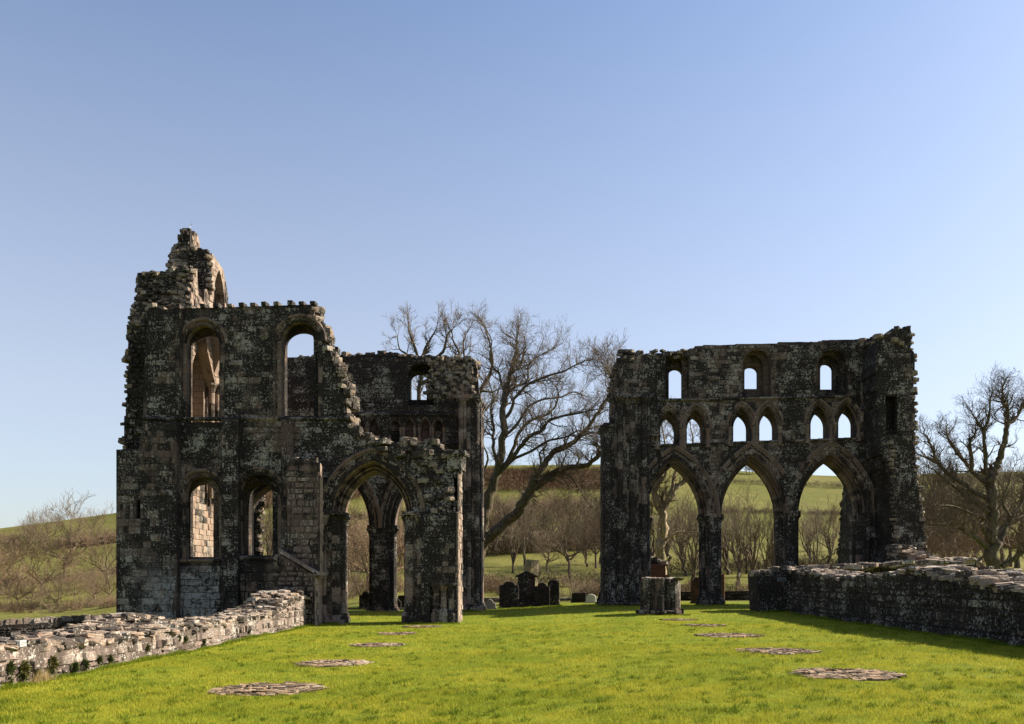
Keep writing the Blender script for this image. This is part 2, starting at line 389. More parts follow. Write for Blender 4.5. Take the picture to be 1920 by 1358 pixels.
def ring(mb, fr, cx, zs, a, h, r0, r1, n0, n1, nv=11, kind='pointed', hood=True, mat=0, t0=0, t1=1.0):
    """moulded voussoirs round an arch of half span a and rise h"""
    if kind == 'pointed': Rr = (h * h + a * a) / (2 * a)
    else: Rr = a
    off = Rr - a
    dr = r1 - r0; dn = n1 - n0
    prof = [(r0, n1), (r0, n0 + .34 * dn + .02), (r0 + .03, n0 + .22 * dn), (r0 + .20 * dr, n0 + .13 * dn), (r0 + .26 * dr, n0 + .34 * dn), (r0 + .40 * dr, n0 + .34 * dn),
            (r0 + .44 * dr, n0 + .07 * dn), (r0 + .60 * dr, n0), (r0 + .66 * dr, n0 + .22 * dn), (r0 + .78 * dr, n0 + .22 * dn), (r0 + .82 * dr, n0 + .02 * dn), (r1, n0 - .005)]
    if hood: prof += [(r1, n0 - .07), (r1 + .09, n0 - .08), (r1 + .13, n0 + .01), (r1 + .13, n0 + .08)]
    for side in (-1, 1):
        for k in range(nv):
            ta = (k + .012) / nv; tb = (k + .988) / nv
            if tb < t0 or ta > t1: continue
            dj = U(-.008, .012); sub = 3; rows = []
            for q in range(sub + 1):
                t = ta + (tb - ta) * q / sub; row = []
                for r, n in prof:
                    th = math.acos(max(-1, min(1, off / (Rr + r)))) * t
                    x = cx + side * (-off + (Rr + r) * math.cos(th)); z = zs + (Rr + r) * math.sin(th)
                    if kind == 'round' and h != a: z = zs + (Rr + r) * math.sin(th) * (h + r) / (a + r)
                    row.append(fr(x, z, n + dj))
                rows.append(row)
            m = len(prof)
            mb.add([p for row in rows for p in row], [(q * m + i, q * m + i + 1, (q + 1) * m + i + 1, (q + 1) * m + i) for q in range(sub) for i in range(m - 1)], random.random(), mat)
def jamb(mb, fr, x, z0, z1, side, w_, n0, n1, mat=0, course=.3):
    """stones down one side of an opening; side=-1 lies left of x"""
    z = z0
    while z < z1 - .03:
        h = min(course * U(.8, 1.2), z1 - z); a, b = (x - w_ * U(.9, 1.1), x + .015) if side < 0 else (x - .015, x + w_ * U(.9, 1.1))
        p = U(.0, .012) + .02
        vs = [fr(a, z + .005, n0 - p), fr(b, z + .005, n0 - p), fr(b, z + h - .005, n0 - p), fr(a, z + h - .005, n0 - p),
              fr(a, z + .005, n1), fr(b, z + .005, n1), fr(b, z + h - .005, n1), fr(a, z + h - .005, n1)]
        mb.add(vs, [(0, 1, 2, 3), (1, 5, 6, 2), (4, 0, 3, 7), (3, 2, 6, 7), (0, 4, 5, 1)], random.random(), mat); z += h
def course_band(mb, fr, u0, u1, v, n0, hh=.12, p=.1, mat=0, gap=.0, slope=0.):
    """projecting string course made of lengths of stone"""
    u = u0
    while u < u1 - .02:
        L = min(U(.4, .9), u1 - u)
        if random.random() > gap:
            q = p * U(.75, 1.1); vv = v + slope * (u - u0)
            vs = [fr(u + .004, vv - hh * .4, n0), fr(u + L - .004, vv - hh * .4, n0), fr(u + L - .004, vv, n0 - q), fr(u + .004, vv, n0 - q), fr(u + L - .004, vv + hh * .35, n0 - q), fr(u + .004, vv + hh * .35, n0 - q), fr(u + L - .004, vv + hh * .7, n0), fr(u + .004, vv + hh * .7, n0)]
            mb.add(vs, [(0, 1, 2, 3), (3, 2, 4, 5), (5, 4, 6, 7), (0, 3, 5, 7), (1, 6, 4, 2)], random.random(), mat)
        u += L
def tube(mb, x, y, prof, sides=10, tint=None, mat=0, arc=(0, 2 * math.pi), cap=True):
    full = abs(arc[1] - arc[0] - 2 * math.pi) < 1e-6
    k = sides if full else sides + 1; vs = []
    for r, z in prof:
        for i in range(k):
            t = arc[0] + (arc[1] - arc[0]) * i / sides; vs.append((x + r * math.cos(t), y + r * math.sin(t), z))
    fs = []
    for j in range(len(prof) - 1):
        for i in range(sides):
            i2 = (i + 1) % k; fs.append((j * k + i, j * k + i2, (j + 1) * k + i2, (j + 1) * k + i))
    if cap: fs.append(tuple((len(prof) - 1) * k + i for i in range(k)))
    mb.add(vs, fs, random.random() if tint is None else tint, mat)
def shaft(mb, x, y, z0, z1, r, base=True, cap=True, mat=0, sides=10, bands=()):
    zb = z0
    if base:
        tube(mb, x, y, [(r * 1.9, z0 - .2), (r * 1.9, z0 + .12), (r * 1.75, z0 + .17), (r * 1.35, z0 + .22), (r * 1.5, z0 + .28), (r * 1.1, z0 + .34)], sides, mat=mat); zb = z0 + .33
    zt = z1
    if cap:
        tube(mb, x, y, [(r * 1.02, z1 - .42), (r * 1.25, z1 - .40), (r * 1.08, z1 - .36), (r * 1.3, z1 - .24), (r * 1.75, z1 - .12), (r * 1.95, z1 - .1), (r * 1.95, z1)], sides, mat=mat); zt = z1 - .41
    z = zb
    while z < zt - .02:
        h = min(U(.3, .6), zt - z)
        if zt - z - h < .1: h = zt - z
        rr = r * U(.97, 1.03); ox, oy = U(-.006, .006), U(-.006, .006)
        tube(mb, x + ox, y + oy, [(rr * .96, z), (rr, z + .02), (rr, z + h - .02), (rr * .96, z + h)], sides, mat=mat, cap=False); z += h
    for zz in bands:
        tube(mb, x, y, [(r, zz - .08), (r * 1.3, zz - .05), (r * 1.35, zz), (r * 1.2, zz + .05), (r, zz + .08)], sides, mat=mat, cap=False)
def prism(mb, pts, z0, z1, course=.3, mat=0, jit=.01):
    """stacked drums of a core with plan polygon pts"""
    z = z0
    cx = sum(p[0] for p in pts) / len(pts); cy = sum(p[1] for p in pts) / len(pts)
    while z < z1 - .02:
        h = min(course * U(.85, 1.15), z1 - z); s = 1 + U(-jit, jit); k = len(pts)
        vs = [(cx + (x - cx) * q, cy + (y - cy) * q, zz) for zz, q in ((z, s * .985), (z + .015, s), (z + h - .015, s), (z + h, s * .985)) for x, y in pts]
        mb.add(vs, [(j * k + i, j * k + (i + 1) % k, (j + 1) * k + (i + 1) % k, (j + 1) * k + i) for j in range(3) for i in range(k)] + [tuple(3 * k + i for i in range(k))], random.random(), mat); z += h
def poly_n(cx, cy, r, n, rot=0, sy=1): return [(cx + r * math.cos(2 * math.pi * i / n + rot), cy + sy * r * math.sin(2 * math.pi * i / n + rot)) for i in range(n)]
def vis(l, r, d, na, nb, side):
    """opening whose clear light runs from l to r in the photograph, set between depths na and nb of a wall whose face is at d"""
    if side < 0: return (UX(l, d + nb), UX(r, d + na))
    return (UX(l, d + na), UX(r, d + nb))
STM = [M_wall, M_core, M_rubble]

# ------------------------------------------------------------------ NORTH TRANSEPT (left ruin)
dN = 35.0
N_ = thing('ruined_transept', 'tall ruined stone building on the left with jagged gable spire and big pointed arch', 'ruin')
u = lambda x: UX(x, dN); z = lambda y: UZ(y, dN)
Q = lambda pts, d=dN: [(UX(a, d), UZ(b, d)) for a, b in pts]
outl = Q([(300, 1215), (860, 1215), (858, 1085), (857, 955), (858, 852), (832, 846), (815, 833), (770, 828), (745, 834), (720, 827), (690, 822), (658, 800), (645, 770), (646, 735), (640, 702), (626, 690), (620, 660), (607, 640), (604, 612), (590, 596), (588, 571), (430, 576), (328, 579), (277, 582), (270, 700), (268, 790), (268, 843), (300, 844)])
archo = arch_pts(u(622), u(774), z(1215), z(965), z(863))
W1 = arch_pts(u(349), u(414), z(794), z(645), z(610), 'round'); W2 = arch_pts(u(527), u(598), z(784), z(640), z(603), 'round')
W3 = arch_pts(u(348), u(412), z(1054), z(924), z(893), 'round'); W4 = arch_pts(u(450), u(522), z(1052), z(924), z(889), 'round')
mb = MB()
wall(mb, fr_front(dN), outl, [archo, W1, W2, W3, W4], 0, .5, rag=(5, 6, 7, 8, 9, 10, 11, 12, 13, 14, 15, 16, 17, 18, 19), rubble=(4, 5, 6, 7, 8, 9, 10, 11, 12, 13, 14, 15, 16, 17, 18, 19), rs=.19)
lights = []
bk = []
for (l, r, sill, sp, top) in ((361, 411, 796, 650, 617), (539, 588, 784, 645, 612), (362, 400, 1045, 925, 903), (472, 511, 1042, 930, 903)):
    a, b = vis(l, r, dN, .5, 1.6, -1); dd = dN + 1.0
    bk.append(arch_pts(a, b, UZ(sill, dd), UZ(sp, dd), UZ(top, dN + .5), 'round'))
archb = arch_pts(u(622), u(774), z(1215), z(965), z(863))
outb = [(a, b) for a, b in outl]
wall(mb, fr_front(dN), outb, [archb] + bk, .503, 1.6, face=False, rag=(5, 6, 7, 8, 9, 10, 11, 12, 13, 14, 15, 16, 17, 18, 19), rubble=(5, 6, 7, 8, 9, 10, 11, 12, 13, 14, 15, 16, 17, 18, 19), rs=.22)
for x_, y_ in ((700, 833), (720, 835), (742, 840), (760, 838), (775, 836), (790, 842), (812, 836), (785, 862), (800, 850)):      # loose stones over the arch
    for k in range(4): rock(mb, PX(x_ + U(-9, 9), y_ + U(-8, 12), dN + U(-.15, .5)), U(.12, .3), U(.1, .25), U(.08, .17), mat=2)
rock(mb, PX(766, 830, dN + .4), .36, .3, .22, rz=.2, tint=.8, mat=2)
for x_, y_ in ((800, 880), (793, 905), (812, 870), (828, 905), (820, 925), (806, 940), (835, 950), (842, 940), (830, 890), (815, 900), (802, 925), (840, 920)):
    rock(mb, PX(x_ + U(-6, 6), y_ + U(-8, 8), dN - .03), U(.12, .24), U(.1, .18), U(.07, .14), mat=2)
k_ = 328                                                  # corbels left standing along the wall head
while k_ < 588:
    x0, x1 = u(k_), u(k_ + 11); zz = z(579 - (k_ - 328) * .030) - .02
    block(mb, fr_front(dN + .3), x0, x1, zz, zz + U(.15, .22), 0, .42, .02); k_ += U(20, 27)
mb.build('west_wall', [M_wall, M_core, M_rubble], N_)
# corner turret and pilasters, proud of the wall
mb = MB()
wall(mb, fr_front(dN), Q([(218, 1215), (331, 1215), (331, 793), (268, 793), (260, 843), (218, 843)], dN - .5), [arch_pts(UX(255, dN - .5), UX(263, dN - .5), UZ(981, dN - .5), 0, UZ(937, dN - .5), 'rect')], -.5, 0, course=.28)
wall(mb, fr_front(dN), Q([(218, 1215), (300, 1215), (300, 843), (218, 843)]), [], .002, 2.6, face=False)
mb.build('corner_turret', [M_wallw, M_core], N_)
for x0, x1, y0, y1, p in ((415, 446, 1215, 786, .34), (527, 548, 1060, 786, .3), (328, 341, 784, 580, .16), (505, 516, 784, 590, .14)):
    mb = MB(); wall(mb, fr_front(dN), Q([(x0, y0), (x1, y0), (x1, y1), (x0, y1)], dN - p), [], -p, -.002, course=.27, blen=(.25, .5)); mb.build('pilaster', [M_wall, M_core], N_)
mb = MB()          # whitened lower masonry between turret and pilaster
wall(mb, fr_front(dN), Q([(331, 1215), (415, 1215), (415, 1056), (331, 1056)], dN - .1), [], -.1, -.003, course=.3, blen=(.4, .8)); mb.build('lower_facing', [M_wallw, M_core], N_)
mb = MB(); wall(mb, fr_front(dN), Q([(446, 1215), (540, 1215), (540, 1053), (446, 1053)], dN - .06), [], -.06, -.003, course=.36, blen=(.5, 1.)); mb.build('lower_facing', [M_mould, M_core], N_)
mb = MB()
course_band(mb, fr_front(dN), u(268), u(650), z(787), -.01, .16, .12); mb.build('string_course', M_wall, N_)
mb = MB(); course_band(mb, fr_front(dN), u(332), u(415), z(1053), -.11, .16, .1); mb.build('window_sill', M_mould, N_)
mb = MB(); course_band(mb, fr_front(dN), u(446), u(540), z(1048), -.07, .16, .1); mb.build('window_sill', M_mould, N_)
for (l, r, sill, sp, top, w_) in ((349, 414, 794, 645, 610, .15), (527, 598, 784, 640, 603, .15), (348, 412, 1050, 924, 893, .12), (450, 522, 1050, 924, 889, .13)):
    mb = MB(); ring(mb, fr_front(dN), u((l + r) / 2), z(sp), (u(r) - u(l)) / 2, z(top) - z(sp), -.02, .2, -.02, .3, nv=7, kind='round')
    jamb(mb, fr_front(dN), u(l), z(sill), z(sp), -1, w_, -.01, .3); jamb(mb, fr_front(dN), u(r), z(sill), z(sp), 1, w_, -.01, .3)
    mb.build('window_surround', M_mould, N_)
# big west arch: two orders and its shafted responds
a_ = (u(757) - u(638)) / 2; cx_ = u(697.5); zs_ = z(965); h_ = z(882) - zs_
mb = MB(); ring(mb, fr_front(dN), cx_, zs_, a_, h_, .30, .78, -.03, .6, nv=15); ring(mb, fr_front(dN), cx_, zs_, a_, h_, 0, .34, .42, 1.3, nv=14, hood=False)
mb.build('arch_moulding', M_mould, N_)
def respond(parent, x0, x1, d, yb, yt, rr=.13, rows=((0, .0), (1, .35), (2, .7)), side=1, n=3, mat=M_shaft, back=1.2):
    mb = MB(); zb, zt = UZ(yb, d), UZ(yt, d); X0, X1 = UX(x0, d), UX(x1, d)
    prism(mb, [(X0, d + .12), (X1 - .06 if side > 0 else X1, d + .12), (X1 - (.0 if side > 0 else .0), d + back), (X0, d + back)], zb - .3, zt - .02, mat=0)
    for k in range(n):
        t = k / (n - 1) if n > 1 else .5; shaft(mb, X0 + (X1 - X0) * (t if side > 0 else 1 - t) * .94 + .02, d + .1 + .22 * k, zb, zt, rr)
    xe = X1 if side > 0 else X0
    for k in range(2): shaft(mb, xe - side * .03, d + .68 + .36 * k, zb, zt, rr)
    # abacus
    ab = [(min(X0, X1) - .12, d - .12), (max(X0, X1) + .16, d - .12), (max(X0, X1) + .16, d + back), (min(X0, X1) - .12, d + back)]
    prism(mb, ab, zt, zt + .16, .16); prism(mb, ab, zb - .4, zb + .08, .5)
    return mb.build('respond', mat, parent)
respond(N_, 606, 637, dN - .05, 1166, 966)
respond(N_, 759, 788, dN - .05, 1160, 966, side=-1)
# face of the crossing pier: pale shafts at the foot, ragged ledge, corbel
mb = MB()
wall(mb, fr_front(dN), Q([(789, 1215), (857, 1215), (857, 1160), (856, 1094), (856, 962), (846, 955), (836, 948), (815, 958), (789, 960)], dN - .28), [arch_pts(UX(806, 34.72), UX(851, 34.72), UZ(1215, 34.72), 0, UZ(1094, 34.72), 'rect')], -.28, -.002, course=.24, blen=(.2, .45), rag=(4, 5, 6, 7), rubble=(4, 5, 6, 7), rs=.13)
mb.build('pier_facing', [M_shaded, M_shadedcore, M_rubble], N_)
for xx in (818, 832, 847):
    mb = MB(); shaft(mb, UX(xx, dN - .14), dN - .14, UZ(1157, dN), UZ(1093, dN), .125); mb.build('small_shaft', M_shaft, N_)
mb = MB(); shaft(mb, UX(856, dN + .1), dN + .1, UZ(955, dN), UZ(884, dN), .1, base=False, cap=False)
tube(mb, UX(858, dN + .15), dN + .15, [(.12, z(888)), (.2, z(884)), (.2, z(880)), (.26, z(872)), (.34, z(858)), (.42, z(854)), (.42, z(848)), (.3, z(846))], 8)
prism(mb, [(u(839), dN - .12), (u(866), dN - .12), (u(870), dN + .9), (u(839), dN + .9)], z(880), z(852), .3)
prism(mb, [(u(836), dN - .2), (u(873), dN - .2), (u(877), dN + 1), (u(836), dN + 1)], z(853), z(845), .3); mb.build('corbel', M_wall, N_)
mb = MB()          # south flank of the pier, in the sun
fr = fr_right(u(858) + .05)
wall(mb, fr, [(dN - .26, -.5), (dN + 1.58, -.5), (dN + 1.58, UZ(858, dN)), (dN + .0, UZ(858, dN)), (dN - .0, UZ(960, dN)), (dN - .26, UZ(962, dN))], [], 0, .3, course=.26, blen=(.3, .6))
mb.build('pier_flank', [M_sunlit, M_sunlitcore], N_)
# inner nave-aisle spur: pillar of wall standing in front, with sloping coping below
dS = 34.1
mb = MB()
wall(mb, fr_front(dS), Q([(538, 1080), (600, 1080), (600, 868), (580, 864), (565, 858), (540, 862), (538, 866)], dS), [], 0, .45, course=.25, blen=(.22, .5), rag=(2, 3, 4), rubble=(2, 3, 4, 5), rs=.2, irr=.03)
wall(mb, fr_front(dS), Q([(520, 1110), (520, 1045), (527, 1040), (590, 1080), (590, 1215), (520, 1215)], dS - .3), [], -.3, .85, course=.2, blen=(.16, .4), rag=(0,), rubble=(0, 1), rs=.15, irr=.04, prot=(.02, .09))
wall(mb, fr_right(UX(600, dS) + .01), [(dS + .01, UZ(1085, dS)), (dS + .44, UZ(1085, dS)), (dS + .44, UZ(874, dS)), (dS + .01, UZ(868, dS))], [], 0, .1, course=.26, blen=(.3, .5), facemat=3, coremat=3)  # sunward faces of the spur take the lit copy of the stone
wall(mb, fr_right(UX(590, dS - .3) + .01), [(dS - .29, -.6), (dS + .84, -.6), (dS + .84, UZ(1081, dS)), (dS - .29, UZ(1081, dS))], [], 0, .1, course=.24, blen=(.25, .45), facemat=3, coremat=3)
mb.build('wall_spur', [stone('spur_masonry', base=(.17, .115, .09), alg=.44, lic=.56), M_core, M_rubble, M_sunlit], N_)
mb = MB()
p0 = PX(523, 1036, dS - .36); p1 = PX(593, 1078, dS - .36)
for t0, t1 in ((0, .3), (.31, .62), (.63, 1)):
    A = Vector(p0).lerp(Vector(p1), t0); B = Vector(p0).lerp(Vector(p1), t1)
    vs = [(q.x, q.y + dy, q.z + dz) for q in (A, B) for dy, dz in ((0, 0), (1.1, 0), (1.1, .13), (0, .13))]
    mb.add(vs, [(0, 1, 5, 4), (3, 7, 6, 2), (0, 4, 7, 3), (1, 2, 6, 5), (0, 3, 2, 1), (4, 5, 6, 7)], random.random())
q = PX(588, 1078, dS - .36); mb.add([(q[0] + a, q[1] + b, q[2] + c) for a in (0, .3) for b in (0, 1.1) for c in (-.02, .1)], [(0, 1, 3, 2), (4, 6, 7, 5), (0, 4, 5, 1), (2, 3, 7, 6), (1, 5, 7, 3)], .6)
mb.build('coping', M_lowwall, N_)
# gable (north) wall, sunlit inner face; two thicknesses so the broken gable steps back
mb = MB()
fr = fr_right(-15.0)
zz = lambda y, d: UZ(y, d)
A = [(36.55, -2), (44.9, -2), (44.9, 12.2), (41.6, 12.6), (41.4, 14.4), (41.1, 15.5), (40.6, 16.3), (39.2, 16.55), (39.0, 16.0), (38.95, 14.7), (38.3, 14.6), (38.25, 14.0), (37.6, 14.1), (37.5, 15.2), (37.1, 15.1), (36.7, 13.4)]
la = arch_pts(39.42, 40.75, 13.2, 14.6, 16.1)
wall(mb, fr, A, [la, arch_pts(36.9, 38.2, 6.3, 10.4, 11.6), arch_pts(41.2, 43.2, 1.2, 4.6, 6.2)], 0, .9, rag=(3, 4, 9, 11, 13, 14), rubble=(8, 13, 14), rs=.13, amp=.07, course=.27, blen=(.3, .55))
B = [(36.3, -2), (44.9, -2), (44.9, 12.0), (41.3, 12.2), (40.9, 14.6), (38.4, 14.85), (37.3, 14.9), (36.7, 13.3), (36.3, 12.4)]
wall(mb, fr, B, [], .903, 2.45, rag=(3, 6, 7), rubble=(4, 5, 6, 7, 8), rs=.13, amp=.08, course=.27, blen=(.3, .5))
wall(mb, fr, [(38.3, 14.5), (41, 14.5), (40.8, 15.5), (40.3, 16.7), (38.95, 16.75), (38.6, 15.9)], [], .906, 1.75, rag=(2, 5), rubble=(4, 5), rs=.12, amp=.06, course=.27, blen=(.3, .5))
wall(mb, fr, [(38.95, 16.4), (40.3, 16.4), (39.85, 17.65), (39.4, 17.65)], [], .9, 1.55, rag=(1, 3), rubble=(), rs=.075, amp=.03, course=.27, blen=(.25, .4))
mb.build('gable_wall', [M_sunlit, M_sunlitcore, M_rubble], N_)
# west-facing broken end of the gable wall: dark rough stones
mb = MB()
wall(mb, fr_front(36.3), [(-17.5, -2), (-15.95, -2), (-15.95, 13.0), (-16.4, 13.2), (-16.7, 12.6), (-17.25, 12.3), (-17.5, 7)], [], -.25, .003, course=.2, blen=(.18, .42), rag=(2, 3, 4, 5, 6), rubble=(2, 3, 4, 5, 6), rs=.16, prot=(.01, .1), irr=.05, cv_=.4)
wall(mb, fr_front(37.3), [(-17.4, 11.5), (-15.0, 11.5), (-15.0, 14.0), (-15.9, 14.2), (-15.95, 14.95), (-17.35, 14.9)], [], -.2, .003, course=.18, blen=(.18, .42), rag=(2, 3, 4, 5), rubble=(2, 3, 4, 5), rs=.15, prot=(.01, .12), irr=.05, cv_=.4)
wall(mb, fr_front(38.9), [(-17.1, 14.6), (-15.02, 14.6), (-15.02, 16.5), (-16.0, 16.6), (-16.6, 16.1)], [], -.2, .003, course=.18, blen=(.18, .42), rag=(1, 2, 3, 4), rubble=(1, 2, 3), rs=.15, prot=(.01, .12), irr=.05, cv_=.4)
wall(mb, fr_front(39.15), [(-16.7, 16.4), (-15.92, 16.4), (-15.92, 17.6), (-16.28, 17.6)], [], -.2, .003, course=.18, blen=(.18, .4), rag=(2, 3), rubble=(2, 3), rs=.14, prot=(.01, .12), irr=.05, cv_=.4)
for k in range(40):
    t = random.random(); rock(mb, (-17.4 + t * .2, 36.6 + t * 1.5, 12.4 + t * 2.2 + U(-.5, 0)), U(.1, .2), U(.1, .2), U(.06, .12), mat=2)
mb.build('broken_wall_end', [M_shaded, M_shadedcore, M_rubble], N_)
# triple shafts and vault springer inside
mb = MB()
for k, (xx, yy) in enumerate(((-14.75, 38.5), (-14.6, 38.85), (-14.8, 39.2))): shaft(mb, xx, yy, 5.2, 10.4, .13, base=False)
vs_ = []
prof = [(38.3, 10.4, .3), (38.1, 11.4, .75), (37.7, 12.4, 1.3), (37.5, 12.9, 1.6)]
for side in (-1, 1):
    for i in range(len(prof) - 1):
        (ya, za, oa), (yb, zb, ob) = prof[i], prof[i + 1]
        if side > 0: ya, yb = 77.3 - ya, 77.3 - yb
        vs = [(-15, ya, za), (-15 + oa, ya, za), (-15 + oa, ya + side * -.35, za), (-15, yb, zb), (-15 + ob, yb, zb), (-15 + ob, yb + side * -.35, zb)]
        mb.add(vs, [(0, 3, 4, 1), (1, 4, 5, 2), (0, 1, 2), (3, 5, 4), (0, 2, 5, 3)], random.random())
wall(mb, fr_right(-14.55), [(38.35, 10.4), (39.0, 10.4), (40.1, 11.9), (40.6, 12.6), (37.1, 12.9), (37.5, 11.6)], [], 0, .44, rag=(2, 3, 4), course=.25, blen=(.25, .45), coremat=0)
mb.build('vault_springer', M_sunlit, N_)
# east arcade wall of the transept
dE = 44.6
ue = lambda x: UX(x, dE); ze = lambda y: UZ(y, dE)
outE = Q([(436, 1175), (902, 1175), (902, 748), (898, 744), (893, 700), (890, 675), (830, 669), (795, 668), (760, 669), (745, 661), (700, 664), (672, 665), (560, 670), (436, 672)], dE)
arcs = [arch_pts(ue(l), ue(r), ze(1175), ze(990), ze(t)) for l, r, t in ((452, 556, 905), (576, 690, 878), (736, 862, 872))]
lanc = [arch_pts(ue(c - 8), ue(c + 8), ze(829), ze(803), ze(787)) for c in (650, 676, 700, 741, 767, 797, 822)]
cw = arch_pts(ue(764), ue(814), ze(760), ze(706), ze(681), 'round')
mb = MB()
wall(mb, fr_front(dE), outE, [arch_pts(ue(l - 7), ue(r + 7), ze(1175), ze(990), ze(t - 9)) for l, r, t in ((452, 556, 905), (576, 690, 878), (736, 862, 872))] + lanc + [cw], 0, .3, course=.26, blen=(.25, .55), rag=(2, 3, 4, 5, 6, 7, 8, 9, 10, 11), rubble=(4, 5, 6, 7, 8, 9, 10, 11), rs=.17)
a, b = vis(772, 800, dE, .7, 1.5, -1)
wall(mb, fr_front(dE), outE, arcs + [cw], .303, .7, face=False, rag=(5, 6, 7, 8, 9, 10, 11), rubble=(5, 6, 7, 8, 9, 10, 11), rs=.17)
wall(mb, fr_front(dE), outE, arcs + [arch_pts(a, b, UZ(752, dE + 1), UZ(712, dE + 1), UZ(697, dE + .7), 'round')], .706, 1.5, face=False, back=True, rag=(5, 6, 7, 8, 9, 10, 11), rubble=(5, 6, 7, 8, 9, 10, 11), rs=.17)
for k in range(150):      # stripped facing near the top right: rough core work showing
    rock(mb, PX(U(800, 890), U(672, 745), dE - .02), U(.1, .22), U(.06, .12), U(.06, .12), mat=2)
mb.build('east_wall', [M_shaded, M_shadedcore, M_rubble], N_)
mb = MB(); wall(mb, fr_front(dE), Q([(640, 836), (836, 836), (836, 780), (640, 780)], dE + .3), [], .29, .302, course=.4); mb.build('blind_panel', [M_pink, M_pink], N_)
for c in (650, 676, 700, 741, 767, 797, 822):
    mb = MB(); ring(mb, fr_front(dE), ue(c), ze(803), ue(c + 8) - ue(c), ze(787) - ze(803), -.01, .13, -.03, .12, nv=4, hood=False)
    for s in (-1, 1): shaft(mb, ue(c + s * 10.5), dE, ze(829), ze(802), .05, sides=6)
    mb.build('blind_arch', M_mould, N_)
for yy in (779, 833):
    mb = MB(); course_band(mb, fr_front(dE), ue(600), ue(860), ze(yy), -.01, .16, .1); mb.build('string_course', M_shaded, N_)
for l, r, t in ((452, 556, 905), (576, 690, 878), (736, 862, 872)):
    mb = MB(); a_ = (ue(r) - ue(l)) / 2; ring(mb, fr_front(dE), ue((l + r) / 2), ze(990), a_, ze(t) - ze(990), .18, .62, -.05, .5, nv=13, hood=True); ring(mb, fr_front(dE), ue((l + r) / 2), ze(990), a_, ze(t) - ze(990), -.02, .22, .3, 1.2, nv=13, hood=False)
    mb.build('arch_moulding', M_mould, N_)
def pier(parent, xc, d, yb, yt, r=.58, rs=.15, n=12, mat=M_pier):
    mb = MB(); X = UX(xc, d); Y = d + .75; zb, zt = UZ(yb, d), UZ(yt, d)
    prism(mb, poly_n(X, Y, r * .9, 8, math.pi / 8), zb, zt - .1, .42, 0)
    for k in range(n):
        t = 2 * math.pi * k / n; shaft(mb, X + r * math.cos(t), Y + r * math.sin(t), zb + .1, zt, rs if k % 3 == 0 else rs * .72, mat=0)
    prism(mb, poly_n(X, Y, r + .26, 8, math.pi / 8), zt - .02, zt + .17, .19); prism(mb, poly_n(X, Y, r + .34, 8, math.pi / 8), zb - .5, zb + .14, .7)
    return mb.build('pier', mat, parent)
pier(N_, 713, dE, 1150, 990); pier(N_, 566, dE, 1158, 990)
# crossing pier, tall bundle of shafts
mb = MB(); zt = ze(752); zb = ze(1144)
prism(mb, [(ue(864), dE - .5), (ue(893), dE - .5), (ue(900), dE + 1.6), (ue(864), dE + 1.6)], zb - .3, zt, .35)
for k in range(5): shaft(mb, ue(864) + .06 + k * .2, dE - .5 - .0 + .02 * k, zb, zt, .1 if k % 2 else .14, mat=0)
for k in range(8): shaft(mb, ue(893) + .05 + .02 * k, dE - .42 + .27 * k, zb, zt, .11 if k % 2 else .15, mat=0, bands=(ze(1010),))
prism(mb, [(ue(858), dE - .75), (ue(903), dE - .75), (ue(905), dE + 1.7), (ue(858), dE + 1.7)], zt, zt + .2, .2)
prism(mb, [(ue(856), dE - .7), (ue(900), dE - .7), (ue(903), dE + 1.7), (ue(856), dE + 1.7)], zb - .5, zb + .15, .6)
mb.build('crossing_pier', M_shaft, N_)
mb = MB(); wall(mb, fr_right(ue(892)), [(dE + .02, zt + .2), (dE + 1.48, zt + .2), (dE + 1.48, ze(680)), (dE + .02, ze(676))], [], -.02, .1, course=.28); mb.build('pier_flank', [M_sunlit, M_sunlitcore], N_)
# chapel wall stump behind, seen through the low window
mb = MB(); wall(mb, fr_front(47.2), Q([(470, 1180), (490, 1180), (488, 1040), (485, 985), (488, 935), (485, 924), (474, 926), (466, 1000)], 47.2), [], 0, .4, course=.25, rag=(1, 2, 3, 4, 5, 6), rubble=(1, 2, 3, 4), rs=.16, blen=(.2, .4)); mb.build('chapel_wall', [M_shaded, M_shadedcore, M_rubble], N_)
# lightning rod
mb = MB(); q = PX(356, 436, 39.7); tube(mb, q[0], q[1], [(.014, q[2] - .3), (.012, q[2] + .32)], 5)
for s in (-1, 1): mb.add([(q[0], q[1] - .01, q[2] + .3), (q[0] + .02, q[1] + .01, q[2] + .3), (q[0] + s * .16, q[1], q[2] + .5)], [(0, 1, 2)], .5)
mb.build('lightning_rod', M_metal, N_)

# ------------------------------------------------------------------ SOUTH TRANSEPT (right ruin)
dS2 = 46.0
S_ = thing('ruined_transept', 'ruined stone building on the right with three pointed arches below two rows of windows', 'ruin')
us = lambda x: UX(x, dS2); zs2 = lambda y: UZ(y, dS2)
outS = Q([(1150, 1165), (1652, 1165), (1652, 634), (1600, 637), (1500, 641), (1400, 645), (1303, 649), (1298, 657), (1262, 660), (1232, 662), (1161, 671), (1152, 700), (1148, 745), (1150, 900)], dS2)
AR = ((1212, 1319, 970, 870), (1356, 1464, 968, 865), (1502, 1613, 962, 862))
TR = ((1238, 1264, 836, 805, 778), (1288, 1314, 833, 803, 777), (1375, 1400, 830, 800, 773), (1424, 1449, 828, 798, 771), (1520, 1545, 825, 795, 768), (1572, 1597, 821, 792, 766))
CL = ((1254, 1279, 744, 697, 683, 1248, 1292), (1396, 1420, 723, 691, 679, 1393, 1446), (1538, 1561, 724, 686, 673, 1534, 1590))
def big(l, r, s, t, e): return arch_pts(us(l - e), us(r + e), zs2(1165), zs2(s), zs2(t - e * 1.3))
h1 = [big(l, r, s, t, 9) for l, r, s, t in AR]
